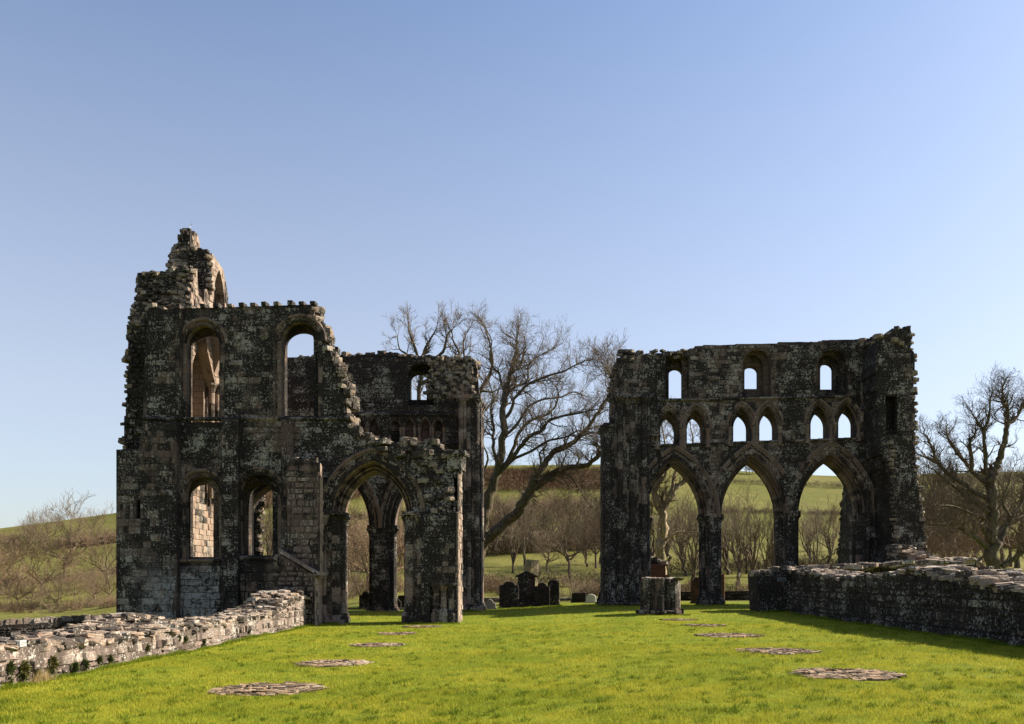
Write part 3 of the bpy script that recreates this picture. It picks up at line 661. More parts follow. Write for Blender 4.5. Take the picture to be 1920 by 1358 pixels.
h1 += [arch_pts(us(l - 3), us(r + 10), zs2(b), zs2(s), zs2(t - 9)) for l, r, b, s, t in TR]
h1 += [arch_pts(us(L), us(R_), zs2(747), zs2(683), zs2(656), 'round') for l, r, b, s, t, L, R_ in CL]
h2 = [big(l, r, s, t, 0) for l, r, s, t in AR]; h3 = list(h2)
for l, r, b, s, t in TR:
    a, c = vis(l, r, dS2, .45, 1.2, 1); h2.append(arch_pts(a, c, zs2(b), zs2(s), zs2(t)))
    h3.append(arch_pts(a, c, zs2(b) - .04, zs2(s), zs2(t)))
for l, r, b, s, t, L, R_ in CL:
    h2.append(arch_pts(us(L + 3), us(R_ - 10), zs2(747), zs2(686), zs2(662), 'round'))
    a, c = vis(l, r, dS2, .85, 1.2, 1); h3.append(arch_pts(a, c, zs2(b), zs2(s), zs2(t), 'round'))
rg = (2, 3, 4, 5, 6, 7, 8, 9, 10, 11)
mb = MB()
wall(mb, fr_front(dS2), outS, h1, 0, .45, course=.23, blen=(.22, .5), rag=rg, rubble=(), amp=.07, stp=.4)
wall(mb, fr_front(dS2), outS, h2, .453, .85, face=False, rag=rg, rubble=rg, rs=.13, amp=.07)
wall(mb, fr_front(dS2), outS, h3, .853, 1.4, face=False, back=True, rag=rg, rubble=rg, rs=.12, amp=.07)
for k in range(70): rock(mb, PX(U(1160, 1300), 664 + U(-6, 7) - (8 if False else 0), dS2 + U(-.05, 1.2)), U(.1, .2), U(.08, .18), U(.05, .1), mat=2)
mb.build('arcade_wall', [M_wall, M_core, M_rubble], S_)
for l, r, s, t in AR:
    mb = MB(); cx_ = us((l + r) / 2); a_ = (us(r) - us(l)) / 2
    ring(mb, fr_front(dS2), cx_, zs2(s), a_, zs2(t) - zs2(s), .23, .80, -.05, .45, nv=16); ring(mb, fr_front(dS2), cx_, zs2(s), a_, zs2(t) - zs2(s), -.02, .27, .25, 1.1, nv=14, hood=False)
    mb.build('arch_moulding', M_mould, S_)
for l, r, b, s, t in TR:
    mb = MB(); ring(mb, fr_front(dS2), us((l + r + 7) / 2), zs2(s), (us(r + 10) - us(l - 3)) / 2, zs2(t - 9) - zs2(s), -.02, .2, -.03, .25, nv=6)
    shaft(mb, us(l - 6), dS2 - .02, zs2(b), zs2(s + 1), .075, sides=8); shaft(mb, us(r + 13), dS2 - .02, zs2(b), zs2(s + 1), .075, sides=8)
    mb.build('triforium_arch', M_mould, S_)
for l, r, b, s, t, L, R_ in CL[1:]:
    mb = MB(); ring(mb, fr_front(dS2), us((L + R_) / 2), zs2(683), (us(R_) - us(L)) / 2, zs2(656) - zs2(683), -.02, .2, -.02, .25, nv=7, kind='round', hood=False); mb.build('window_surround', M_wall, S_)
mb = MB(); course_band(mb, fr_front(dS2), us(1232), us(1615), zs2(752), -.01, .15, .12, slope=.022)
mb.build('string_course', M_wall, S_)
mb = MB(); course_band(mb, fr_front(dS2), us(1212), us(1640), zs2(837), -.01, .15, .12, slope=.035); mb.build('string_course', M_wall, S_)
pier(S_, 1337, dS2, 1131, 969, r=.47); pier(S_, 1483, dS2, 1130, 963, r=.47)
mb = MB(); zt = zs2(700); zb = zs2(1136)      # crossing pier on the left end
prism(mb, [(us(1134), dS2 - .55), (us(1212), dS2 - .55), (us(1212), dS2 + 1.7), (us(1134), dS2 + 1.7)], zb - .3, zs2(820), .35)
prism(mb, [(us(1143), dS2 - .3), (us(1232), dS2 - .3), (us(1232), dS2 + 1.5), (us(1146), dS2 + 1.5)], zs2(820), zs2(745), .35)
for k in range(11):
    rr = (.16, .1, .12)[k % 3]; shaft(mb, us(1134) + .12 + k * .215, dS2 - .56 + (.1 if k % 3 else 0), zb, zs2(748 if k > 1 else 800), rr)
for k in range(6): shaft(mb, us(1133) + .02, dS2 - .4 + .33 * k, zb, zs2(800), .14)
prism(mb, [(us(1130), dS2 - .75), (us(1142), dS2 - .75), (us(1142), dS2 + .6), (us(1130), dS2 + .6)], zs2(803), zs2(797), .2)
for k in range(3): shaft(mb, us(1214) + .04, dS2 - .1 + .3 * k, zb, zs2(972), .12)
shaft(mb, 6.10, dS2 + 1.66, zb, UZ(968, 47.7), .14)  # added shaft, set behind the arcade to catch the sun
prism(mb, [(us(1128), dS2 - .8), (us(1215), dS2 - .8), (us(1217), dS2 + 1.8), (us(1126), dS2 + 1.8)], zb - .5, zb + .2, .7)
mb.build('crossing_pier', M_pier, S_)
mb = MB(); wall(mb, fr_front(dS2), Q([(1154, 760), (1232, 760), (1232, 664), (1161, 672), (1150, 705), (1146, 745)], dS2 - .3), [], -.3, -.003, course=.24, rag=(2, 3, 4), rubble=(2, 3), rs=.12)
mb.build('upper_pier_wall', [M_wall, M_core, M_rubble], S_)
mb = MB()
for k in range(3): shaft(mb, us(1609) + k * .2, dS2 + .55 - .2 * k, zs2(1135), zs2(962), .13)
shaft(mb, us(1627), dS2 - .05, zs2(1135), zs2(824), .12); shaft(mb, us(1616), dS2 - .05, zs2(822), zs2(636), .11, base=False)
shaft(mb, us(1630), dS2 - .25, zs2(822), zs2(640), .14, base=False); prism(mb, [(us(1609), dS2 + .1), (us(1645), dS2 + .1), (us(1645), dS2 + 1.3), (us(1609), dS2 + 1.3)], zs2(1140), zs2(962), .35)
mb.build('respond', M_shaft, S_)
# the end wall of the transept: broken vertical stub with a batter
dT = 44.0
mb = MB()
zt_ = lambda y: UZ(y, dT)
outT = Q([(1655, 1120), (1770, 1120), (1738, 1040), (1728, 960), (1716, 860), (1714, 760), (1714, 660), (1707, 654), (1707, 616), (1686, 616), (1664, 630), (1646, 634), (1640, 700), (1648, 830), (1665, 900), (1672, 1020)], dT)
dr = arch_pts(UX(1661, dT), UX(1682, dT), zt_(814), 0, zt_(742), 'rect')
wall(mb, fr_front(dT), outT, [dr], 0, .6, course=.24, blen=(.22, .5), rag=(1, 2, 3, 4, 5, 6, 7, 8, 9, 10, 12, 13, 14), rubble=(1, 2, 3, 4, 5, 6, 7, 8, 9, 10), rs=.14, amp=.1)
wall(mb, fr_front(dT), [(a, b) for a, b in outT], [], .603, 3.4, face=False, rag=(1, 2, 3, 4, 5, 6, 7, 8, 9, 10, 12, 13), rubble=(1, 2, 3, 4, 5, 6, 7, 8, 9, 10), rs=.2, amp=.1)
for k in range(60): rock(mb, PX(U(1640, 1705), U(628, 650), dT + U(0, 2)), U(.12, .25), U(.1, .2), U(.06, .13), mat=2)
for k in range(26): rock(mb, PX(1672 + (k / 26) * 8 + U(-4, 4), 830 + k * 8, dT - .04), U(.1, .18), U(.08, .15), U(.06, .11), mat=2)
mb.build('end_wall', [M_shaded, M_shadedcore, M_rubble], S_)
# chapel side wall behind the third arch
mb = MB(); wall(mb, fr_left(UX(1572, 50.5)), [(47.45, -.5), (51.0, -.5), (50.6, 2.8), (50.1, 5), (49.7, 7.0), (49.2, 7.6), (47.45, 7.8)], [], 0, 1.2, course=.26, rag=(1, 2, 3, 4), rubble=(1, 2, 3, 4), rs=.16)
wall(mb, fr_front(47.6), Q([(1600, 1150), (1650, 1150), (1650, 880), (1600, 880)], 47.6), [], 0, 1.2); mb.build('chapel_wall', [M_shaded, M_shadedcore, M_rubble], S_)
mb = MB(); prism(mb, [(us(1556), dS2 + 1.0), (us(1640), dS2 + 1.0), (us(1640), dS2 + 1.6), (us(1556), dS2 + 1.6)], zs2(1066), zs2(1061), .2); prism(mb, [(us(1562), dS2 + 1.1), (us(1640), dS2 + 1.1), (us(1640), dS2 + 1.5), (us(1562), dS2 + 1.5)], zs2(1140), zs2(1066), .3); mb.build('altar_ledge', M_pier, S_)

# ------------------------------------------------------------------ low nave walls
def low_wall(name, label, x_in, thick, side, prof, y0, y1, mats, extra=0, flat=.3, facemat=0):
    """side=+1: visible face looks +X and the wall lies at smaller X"""
    mb = MB()
    fr = fr_right(x_in) if side > 0 else fr_left(x_in)
    top = [(y, interp(prof, y)) for y in np.arange(y0, y1 + .01, .7)]
    outl = [(y0, -1.9), (y1, -1.9)] + [(a, b - .1) for a, b in reversed(top)]
    wall(mb, fr, outl, [], 0, thick, course=.2, blen=(.14, .6), prot=(.015, .06), bev=.022, facemat=facemat, irr=.032, cv_=.4)
    n = int((y1 - y0) / .17)
    for i in range(n):
        y = y0 + (i + .5) * (y1 - y0) / n; zt = interp(prof, y)
        for j in range(int(thick / .19) + 1):
            nn = (j + U(.1, .9)) * thick / (int(thick / .19) + 1)
            p = fr(y + U(-.12, .12), zt - .06 + U(-.08, .06), max(nn, .12))
            rock(mb, p, U(.09, .25), U(.08, .18), U(.03, .07), rz=U(-.6, .6) + (math.pi / 2 if random.random() < .5 else 0), tilt=.2, mat=2)
    return mb
profL = [(8, .55), (14.4, .53), (16, .42), (18, .34), (20.5, .34), (24, .39), (28.5, .44), (31, .66), (32, .9), (33.9, .95)]
profB = [(15, .36), (17, .44), (19.3, .5), (20.9, .68), (22, .66), (23.4, .42), (27, .40), (30, .56), (31.5, .85), (34, 1.0)]
mb = low_wall('nave', '', -9.1, .95, 1, profL, 8, 33.78, None)
m2 = low_wall('nave', '', -10.053, .5, 1, profB, 15.2, 33.75, None)
mb.add(m2.v, [], .5)
off = len(mb.v) - len(m2.v)
for f, t_, q in zip(m2.f, m2.t, m2.m): mb.f.append(tuple(off + i for i in f)); mb.t.append(t_); mb.m.append(q)
for k in range(150): y = U(30.3, 33.6); rock(mb, (-9.2 - U(0, 1.3), y, interp(profL, y) + U(-.05, .2)), U(.08, .2), U(.07, .17), U(.03, .07), mat=2)
for k in range(160): y = U(17.2, 23); q = random.random(); rock(mb, (-9.25 - q * 1.2, y, interp(profL, y) * (1 - q) + interp(profB, y) * q + U(-.04, .06)), U(.09, .22), U(.07, .16), U(.025, .05), mat=2)
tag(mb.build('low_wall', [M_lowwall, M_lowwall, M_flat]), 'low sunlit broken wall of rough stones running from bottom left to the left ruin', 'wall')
profR = [(8, 1.35), (14, 1.35), (20, 1.42), (22, 1.5), (24, 1.72), (26, 1.85), (29, 1.72), (33, 1.68), (36, 1.9), (38.6, 2.0)]
mb = low_wall('nave', '', 11.3, 1.9, -1, profR, 8, 38.5, None)
for k in range(160): y = U(22, 27.5); rock(mb, (11.4 + U(0, 1.7), y, interp(profR, y) + U(-.1, .1)), U(.15, .4), U(.12, .24), U(.05, .09), mat=2)
q = PX(1856, 1088, 21.4); rock(mb, q, .5, .16, .12, rz=.3, mat=2)
ob = mb
d4 = 38.5
wall(mb, fr_front(d4), Q([(1423, 1160), (1500, 1160), (1500, 1073), (1470, 1071), (1432, 1073), (1418, 1078)], d4), [], 0, 1.6, course=.22, blen=(.2, .5), rag=(2, 3, 4), rubble=(2, 3, 4), rs=.14)
wall(mb, fr_front(d4), Q([(1498, 1160), (1830, 1160), (1830, 1050), (1790, 1052), (1700, 1060), (1600, 1062), (1498, 1068)], d4 + 1), [], 1.0, 2.4, course=.22, blen=(.2, .5), rag=(2, 3, 4, 5), rubble=(2, 3, 4, 5), rs=.2)
for k in range(260): x_ = U(1440, 1830); rock(mb, PX(x_, interp([(1440, 1071), (1600, 1064), (1830, 1052)], x_) + U(-4, 3), d4 + U(.2, 2.2)), U(.14, .4), U(.12, .3), U(.05, .1), mat=2)
tag(mb.build('low_wall', [M_shaded, M_shadedcore, M_flat]), 'long low ruined wall in shade on the right with a pale rubble top', 'wall')
# stone heap at the foot of the end wall
mb = MB()
core = [(UX(1672, 42), 40.5), (UX(1850, 42), 40.5), (UX(1850, 42), 45), (UX(1680, 42), 45)]
prism(mb, core, -.4, 2.0, .4)
for k in range(620):
    t = random.random() ** 1.3; x_ = 1684 + t * 100 + U(-12, 10); yt = 1022 + t * 42; d = U(40.4, 43.6); yy = U(yt, 1076)
    rock(mb, PX(x_, yy, d + 0 * 1), U(.18, .5), U(.15, .35), U(.05, .1), tilt=.1, mat=0)
tag(mb.build('stone_heap', M_flat), 'sloping heap of flat stones at the foot of the right ruin', 'rubble heap')

# ------------------------------------------------------------------ stump of a pier on the right
mb = MB(); T_ = thing('pier_stump', 'waist-high cluster of grey column shafts standing on the grass before the right ruin', 'pier stump')
d = 36.5; X = UX(1242, d); zb = ground(X, d) ; zt = UZ(1086, d); Y = d + .6
prism(mb, poly_n(X, Y, .74, 8, math.pi / 8), zb, zt - .06, .45)
for k in range(14):
    t = 2 * math.pi * k / 14 + .1; r = (.19, .11)[k % 2]; tube(mb, X + .7 * math.cos(t), Y + .7 * math.sin(t), [(r * 1.02, zb), (r, zb + .6), (r * .98, zb + 1.0), (r, zt - .05), (r * .9, zt + U(-.03, .04))], 10)
mb.build('shaft_cluster', M_shaft, T_)
mb = MB(); prism(mb, poly_n(X, Y, .92, 8, math.pi / 8), zb - .3, zb + .12, .5)
for k in range(16): t = 2 * math.pi * k / 16; rock(mb, (X + .9 * math.cos(t), Y + .9 * math.sin(t), zb + .12), U(.1, .2), .14, U(.06, .12))
mb.build('base', M_shaft, T_)
mb = MB(); 
for k in range(26): rock(mb, (X + U(-.7, .7), Y + U(-.7, .7), zt), U(.15, .3), U(.12, .25), U(.03, .06))
mb.build('worn_top', M_flat, T_)

# ------------------------------------------------------------------ pier footings set in the lawn
near = ['nearest of the left row', 'second of the left row', 'third of the left row, half sunk in turf', 'fourth of the left row, a thin strip', 'farthest of the left row, by the pier']
nearR = ['nearest of the right row', 'second of the right row', 'third of the right row', 'fourth of the right row, a thin dark strip', 'farthest of the right row, near the pier stump']
FOOT = []
for row, lab in ((((502, 1298, 14.2, 1.0), (625, 1245, 18.7, .88), (708, 1208, 23.8, .8), (748, 1190, 28.8, .7), (792, 1174, 33, .8)), near), (((1585, 1265, 14.2, 1.0), (1455, 1217.5, 18.7, .92), (1368, 1191.5, 23.8, 1.0), (1320, 1176, 28.8, .75), (1272, 1165, 33, .7)), nearR)):
    for (px, py, d, r), L in zip(row, lab):
        X = UX(px, d); FOOT.append((X, d, r * .9)); gz = ground(X, d) + .0
        mb = MB(); ps = [(X + r * .86 * math.cos(t) * U(.93, 1.05), d + r * .8 * math.sin(t) * U(.93, 1.05)) for t in np.linspace(0, 2 * math.pi, 26)[:-1]]
        mb.add([(a, b, gz + .012) for a, b in ps] + [(a, b, gz - .1) for a, b in ps], [tuple(range(25))] + [(i, (i + 1) % 25, 25 + (i + 1) % 25, 25 + i) for i in range(25)], .3, 1)
        for k in range(int(190 * r * r)):
            a = U(0, 6.28); q = math.sqrt(random.random()) * r * .88
            rock(mb, (X + q * math.cos(a), d + q * .93 * math.sin(a), gz + .012), U(.05, .17), U(.035, .09), U(.008, .022), rz=U(-.35, .35), tilt=.14)
        tag(mb.build('pier_footing', [M_foot, M_foot]), 'round stone patch flush with the grass, ' + L, 'pier footing', 'round pier footings in the lawn')

# ------------------------------------------------------------------ graveyard
def headstone(px0, px1, ytop, ybot, d, label, shape='round', mat=M_grave, th=.14, lean=0, name='headstone'):
    X0, X1 = UX(px0, d), UX(px1, d); zt = UZ(ytop, d); w_ = X1 - X0; X = (X0 + X1) / 2; zb = ground(X, d) - .1; H = zt - zb; a = w_ / 2
    if shape == 'round': o = [(-a, 0), (a, 0), (a, H - a * .8)] + [(a * math.cos(t), H - a * .8 + a * .8 * math.sin(t)) for t in np.linspace(.2, math.pi - .2, 9)] + [(-a, H - a * .8)]
    elif shape == 'shoulder': o = [(-a, 0), (a, 0), (a, H - .3)] + [(a * .9, H - .22), (a * .7, H - .2)] + [(a * .62 * math.cos(t), H - .24 + .24 * math.sin(t)) for t in np.linspace(0, math.pi, 9)] + [(-a * .7, H - .2), (-a * .9, H - .22), (-a, H - .3)]
    elif shape == 'gable': o = [(-a, 0), (a, 0), (a, H * .6), (0, H), (-a, H * .6)]
    elif shape == 'rect': o = [(-a, 0), (a, 0), (a * .98, H), (-a * .98, H - .03)]
    g_ = thing(name, label, 'gravestone', 'gravestones', loc=(X, d, zb))
    mb = MB(); m = len(o); bv = .03
    lay = [(0, bv), (bv, 0), (th - bv, 0), (th, bv)]
    vs = []
    for n_, s in lay: vs += [(x * (1 - s / max(a, .1)) + lean * z_, n_, max(0, z_ - (s if z_ > .1 else 0))) for x, z_ in o]
    mb.add(vs, [tuple(range(m))[::-1]] + [(j * m + i, j * m + (i + 1) % m, (j + 1) * m + (i + 1) % m, (j + 1) * m + i) for j in range(3) for i in range(m)] + [tuple(3 * m + i for i in range(m))], .5)
    mb.build('slab', mat, g_)
    mb = MB(); b = a * 1.12; mb.add([(x, y, q) for x in (-b, b) for y in (-.08, th + .08) for q in (-.1, .2)], [(0, 1, 3, 2), (4, 6, 7, 5), (0, 4, 5, 1), (2, 3, 7, 6), (1, 5, 7, 3)], .4); mb.build('plinth', mat, g_)
headstone(936, 973, 1090, 1140, 47.5, 'wide dark headstone with shouldered top, leftmost of the cluster between the ruins', 'shoulder', th=.2)
headstone(1002, 1031, 1092, 1139, 47.8, 'dark rounded headstone just right of the pedimented monument', 'shoulder', th=.18)
headstone(1027, 1049, 1087, 1138, 48.6, 'dark round-topped headstone, rightmost of the cluster between the ruins', 'round', th=.18)
headstone(906, 930, 1123, 1142, 46.6, 'tiny low headstone with curved shoulders beside the thin dark post', 'shoulder', mat=M_graveg, th=.1)
headstone(1072, 1099, 1111, 1136, 52, 'plain low grey rectangular slab left of the small white headstone', 'rect', mat=M_grave)
headstone(1099, 1118, 1114, 1136, 51, 'small white round-topped headstone near the right ruin', 'round', mat=M_signw)
headstone(1117, 1125, 1108, 1136, 49, 'narrow dark headstone leaning against the foot of the right ruin', 'rect', lean=.25)
headstone(1296, 1318, 1082, 1126, 49.5, 'reddish headstone with curved top, left of the first free pier of the right ruin', 'shoulder', mat=M_brickred, th=.2)
headstone(1340, 1359, 1076, 1126, 50.5, 'reddish headstone half hidden right of the first free pier', 'rect', mat=M_brickred, th=.2)
headstone(673, 698, 1109, 1150, 48, 'dark headstone left of the slender pier seen through the big left arch', 'shoulder')
headstone(728, 752, 1117, 1152, 47.6, 'dark headstone with pointed top right of the slender pier in the big left arch', 'gable')
headstone(636, 646, 1128, 1150, 48.5, 'small curved sunlit headstone at the left edge of the big left arch', 'round', mat=M_graveg)
headstone(746, 760, 1116, 1150, 49, 'dark block headstone at the right edge of the big left arch', 'rect')
mm = thing('grave_monument', 'dark tall monument with a small triangular pediment among the headstones', 'monument')
d = 48.2; X = UX(987, d); zb = ground(X, d)
mb = MB(); wz = UZ(1083, d); prism(mb, [(X - .48, d), (X + .48, d), (X + .48, d + .5), (X - .48, d + .5)], zb - .1, wz, .8); prism(mb, [(X - .6, d - .1), (X + .6, d - .1), (X + .6, d + .6), (X - .6, d + .6)], zb - .1, zb + .3, .5); mb.build('body', M_grave, mm)
mb = MB(); zt = UZ(1071, d); mb.add([(X - .62, d - .12, wz), (X + .62, d - .12, wz), (X + .62, d - .12, wz + .1), (X, d - .12, zt), (X - .62, d - .12, wz + .1), (X - .62, d + .62, wz), (X + .62, d + .62, wz), (X + .62, d + .62, wz + .1), (X, d + .62, zt), (X - .62, d + .62, wz + .1)], [(0, 1, 2, 3, 4), (5, 9, 8, 7, 6), (0, 5, 6, 1), (1, 6, 7, 2), (2, 7, 8, 3), (3, 8, 9, 4), (4, 9, 5, 0)], .5); mb.build('pediment', M_grave, mm)
mb = MB(); d = 46.2; X = UX(903.5, d); prism(mb, [(X - .1, d), (X + .1, d), (X + .09, d + .16), (X - .09, d + .16)], ground(X, d) - .1, UZ(1080, d), .9); mb.build
tag(mb.build('post', M_grave), 'thin dark upright stone post beside the tall left pier', 'post')
mb = MB(); d = 46.6; prism(mb, [(UX(641, d), d), (UX(764, d), d), (UX(764, d), d + .8), (UX(641, d), d + .8)], -.6, UZ(1141, d), .5)
tag(mb.build('table_tomb', M_grave), 'long low dark tomb slab lying across behind the big left arch', 'tomb')
# weathered pale tree stump
mb = MB(); d = 53; st = [(972, 1118), (986, 1112), (990, 1090), (992, 1070), (991, 1048)]
for (x0, y0), (x1, y1), r0, r1 in ((st[0], st[1], .5, .5),): pass
def limb(mb, pts, sides=8, tint=None):
    vs = []; k = len(pts)
    for i, (p, r) in enumerate(pts):
        a = pts[max(0, i - 1)][0]; b = pts[min(k - 1, i + 1)][0]; t = (Vector(b) - Vector(a)).normalized()
        s = t.cross(Vector((.37, .9, .21))).normalized(); q = t.cross(s)
        for j in range(sides):
            ang = 2 * math.pi * j / sides; w_ = r * (1 + (.12 * math.sin(3 * ang + i) if sides > 5 else 0))
            vs.append(tuple(Vector(p) + s * math.cos(ang) * w_ + q * math.sin(ang) * w_))
    fs = [(i * sides + j, i * sides + (j + 1) % sides, (i + 1) * sides + (j + 1) % sides, (i + 1) * sides + j) for i in range(k - 1) for j in range(sides)]
    fs.append(tuple((k - 1) * sides + j for j in range(sides)))
    mb.add(vs, fs, random.random() if tint is None else tint)
limb(mb, [(PX(992, 1135, d), .75), (PX(992, 1110, d), .6), (PX(996, 1085, d), .52), (PX(997, 1065, d), .5), (PX(998, 1050, d), .42)], 10)
limb(mb, [(PX(998, 1090, d), .3), (PX(1008, 1078, d - .1), .2), (PX(1014, 1072, d - .1), .08)], 7)
tag(mb.build('tree_stump', M_barkp), 'tall pale cut-off tree stump rising behind the pedimented monument', 'tree stump')
# red tomb with rubble on top
rt = thing('red_tomb', 'ruined red sandstone tomb topped with rubble behind the pier stump', 'tomb'); d = 48.5
mb = MB(); prism(mb, [(UX(1208, d), d), (UX(1248, d), d), (UX(1248, d), d + 1), (UX(1208, d), d + 1)], 0, UZ(1062, d), .3); prism(mb, [(UX(1208, d), d + .05), (UX(1255, d), d + .05), (UX(1255, d), d + .9), (UX(1208, d), d + .9)], 0, UZ(1078, d), .3); prism(mb, [(UX(1208, d), d - .1), (UX(1252, d), d - .1), (UX(1252, d), d + 1.1), (UX(1208, d), d + 1.1)], UZ(1062, d), UZ(1058, d), .2); mb.build('body', M_brickred, rt)
mb = MB()
for k in range(80): t = random.random(); rock(mb, PX(1212 + t * 36, UZ(0, d) * 0 + 1056 - (1 - t) * U(0, 14), d + U(.1, .9)), U(.1, .24), U(.1, .2), U(.05, .1))
mb.build('rubble_top', M_rubble, rt)
# boundary walls
def field_wall(pa, pb, h, label, th=.5, mats=(M_shaded, M_shadedcore, M_flat), cope=True, name='boundary_wall', zoff=0):
    A, B = Vector(pa), Vector(pb); L = (B - A).length; dr_ = (B - A) / L; nn = Vector((-dr_.y, dr_.x, 0))
    fr = lambda u, v, n: (A.x + dr_.x * u + nn.x * n, A.y + dr_.y * u + nn.y * n, A.z + (B.z - A.z) * u / L + v)
    mb = MB(); wall(mb, fr, [(0, -h), (L, -h), (L, 0), (0, 0)], [], 0, th, course=.16, blen=(.12, .4), prot=(.01, .06), bev=.02, irr=.03, cv_=.3)
    if cope:
        k = 0.
        while k < L:
            rock(mb, fr(k, U(.06, .12), th * .5), U(.2, .27), U(.05, .08), U(.13, .19), rz=R(42) + U(-.2, .2), tilt=.1, mat=3); k += U(.2, .3)  # caps get lighter stone and a turn sunward to read as sunlit
    return tag(mb.build(name, list(mats) + [M_lowwall]), label, 'wall')
field_wall(PX(-60, 1176, 42), PX(228, 1160, 46), 1.3, 'dark dry-stone field wall with a row of pale capstones behind the low wall at far left')
field_wall(PX(1240, 1110, 55), PX(1428, 1108, 55), .9, 'low dark dry-stone boundary wall seen through the right arches', cope=False, mats=(M_shaded, M_shadedcore, M_rubble))
field_wall(PX(905, 1121, 56), PX(1130, 1121, 56), .5, 'low stone boundary wall behind the gravestones between the ruins', cope=False, mats=(M_graveg, M_sunlitcore, M_rubble))
# small plaques
def plaque(p, sx, sz, yaw, label, body):
    t = thing('plaque', label, 'sign', loc=p); t.rotation_euler = (0, 0, yaw)
    mb = MB(); block(mb, fr_front(0), -sx, sx, -sz, sz, .03, .05, .006, .5, jit=0); mb.build('frame', body, t)
    mb = MB(); block(mb, fr_front(0), -sx * .86, sx * .86, -sz * .72, sz * .72, -.018, .004, .002, .5, jit=0); mb.build('panel', M_signw if body is M_signw else M_signd, t)
    mb = MB()
    for r in ((.3, -.15, ) if body is M_signw else (0,)):
        k = -sx * .72
        while k < sx * .7: w_ = U(.012, .03); block(mb, fr_front(0), k, k + w_, r * sz - sz * .12, r * sz + sz * .12, -.0225, .002, .001, .5, jit=0); k += w_ + .008
    mb.build('lettering', M_signd if body is M_signw else M_metal, t)
plaque((UX(1465, d4), d4 - .07, UZ(1087, d4)), .2, .085, 0, 'small dark grey framed plaque fixed near the end of the right low wall', M_metal)
dl = 9.1 * F / (VX - 33); plaque((-9.02, dl, UZ(1207, dl)), .1, .055, R(90), 'small white plaque set in the top course of the left low wall', M_signw)

# ------------------------------------------------------------------ small ferns rooted in the left wall
FERN = [(17, 1252, 1, 'leftmost fern tuft on the wall below the white plaque'), (42, 1256, 1.25, 'dark bushy fern tuft right under the white plaque'), (41, 1268, .8, 'small fern tuft hanging under the bushy one beneath the plaque'), (67, 1264, .9, 'narrow fern tuft beside dry grass near the foot of the left wall'),
        (96, 1243, 1.25, 'large round fern tuft midway up the left wall'), (90, 1258, .6, 'tiny yellowish fern tuft below the large round one'), (138, 1252, 1, 'fern tuft at the foot of the wall, left one of a close pair'), (157, 1246, 1, 'fern tuft at the foot of the wall, right one of a close pair'),
        (185, 1238, .8, 'thin fern tuft left of another at the turf line of the wall'), (206, 1236, .75, 'fern tuft where the turf starts rising along the left wall'), (16, 1279, .7, 'low fern tuft at the bottom left of the left wall'),
        (334, 1197, .75, 'fern tuft halfway along the left wall, left of a pair'), (347, 1198, .75, 'fern tuft halfway along the left wall, right of a pair'), (381, 1206, .8, 'lone dark fern tuft low on the middle of the left wall'), (276, 1215, .7, 'brownish fern tuft on the left wall below its pale top stones'), (466, 1184, .6, 'fern tuft farthest along the left wall towards the ruin')]
for px, py, s, L in FERN:
    d = 9.08 * F / (VX - px); mb = MB(); s *= .135; P0 = Vector((-9.08, d, UZ(py, d)))
    for k in range(150):
        dr_ = Vector((abs(random.gauss(0, .6)) + .1, random.gauss(0, .6), random.gauss(.25, .75))).normalized(); L_ = s * U(.5, 1.25)
        base = P0 + Vector((0, U(-.3, .3) * s, U(-.5, .5) * s)); tip = base + dr_ * L_ * .9; sd = dr_.cross(Vector((U(-1, 1), U(-1, 1), U(-1, 1)))).normalized() * s * .09
        mid = base + dr_ * L_ * .5; mb.add([tuple(base), tuple(mid + sd), tuple(tip + Vector((0, 0, -s * .15))), tuple(mid - sd)], [(0, 1, 2, 3)], random.random())
    tag(mb.build('fern', M_leaf2 if random.random() < .35 else M_leaf), L, 'fern', 'ferns growing on the left wall')
mb = MB()
for k in range(420):
    px = U(55, 100); d = 9.02 * F / (VX - px) - .05; X = -9.05 + abs(random.gauss(0, .08)); z0 = ground(X, d); h = U(.08, .3) * math.exp(-((px - 75) / 18) ** 2)
    mb.add([(X, d, z0), (X + .008, d + .006, z0), (X + U(-.02, .1), d + U(-.08, .08), z0 + h)], [(0, 1, 2)], .5)
mb.build('dry_grass', M_dry, kind='stuff')

# ------------------------------------------------------------------ trees
def twigs(mb, p, d, L, r, level, maxl, up=.15, spread=.75, kids=(3, 5), minr=.011, wig=.22):
    segs = 4 if level < maxl else 3; pts = [(tuple(p), r)]; cur = Vector(p); dr_ = Vector(d).normalized()
    for i in range(segs):
        dr_ = (dr_ + Vector((random.gauss(0, wig), random.gauss(0, wig), random.gauss(0, wig) + up * .5))).normalized()
        cur = cur + dr_ * (L / segs); rr = max(minr * .7, r * (1 - .62 * (i + 1) / segs)); pts.append((tuple(cur), rr))
        if level < maxl:
            for q in range(random.randint(*kids) if i == segs - 1 else random.choice((0, 1, 1, 2))):
                a = dr_.cross(Vector((random.gauss(0, 1), random.gauss(0, 1), random.gauss(0, 1)))).normalized()
                nd = (dr_ * U(.6, 1.) + a * U(.35, 1.) * spread + Vector((0, 0, up))).normalized()
                twigs(mb, cur, nd, L * U(.5, .78), max(minr, rr * U(.55, .8)), level + 1, maxl, up, spread, kids, minr, wig)
    limb(mb, pts, 6 if r > .09 else (4 if r > .03 else 3))
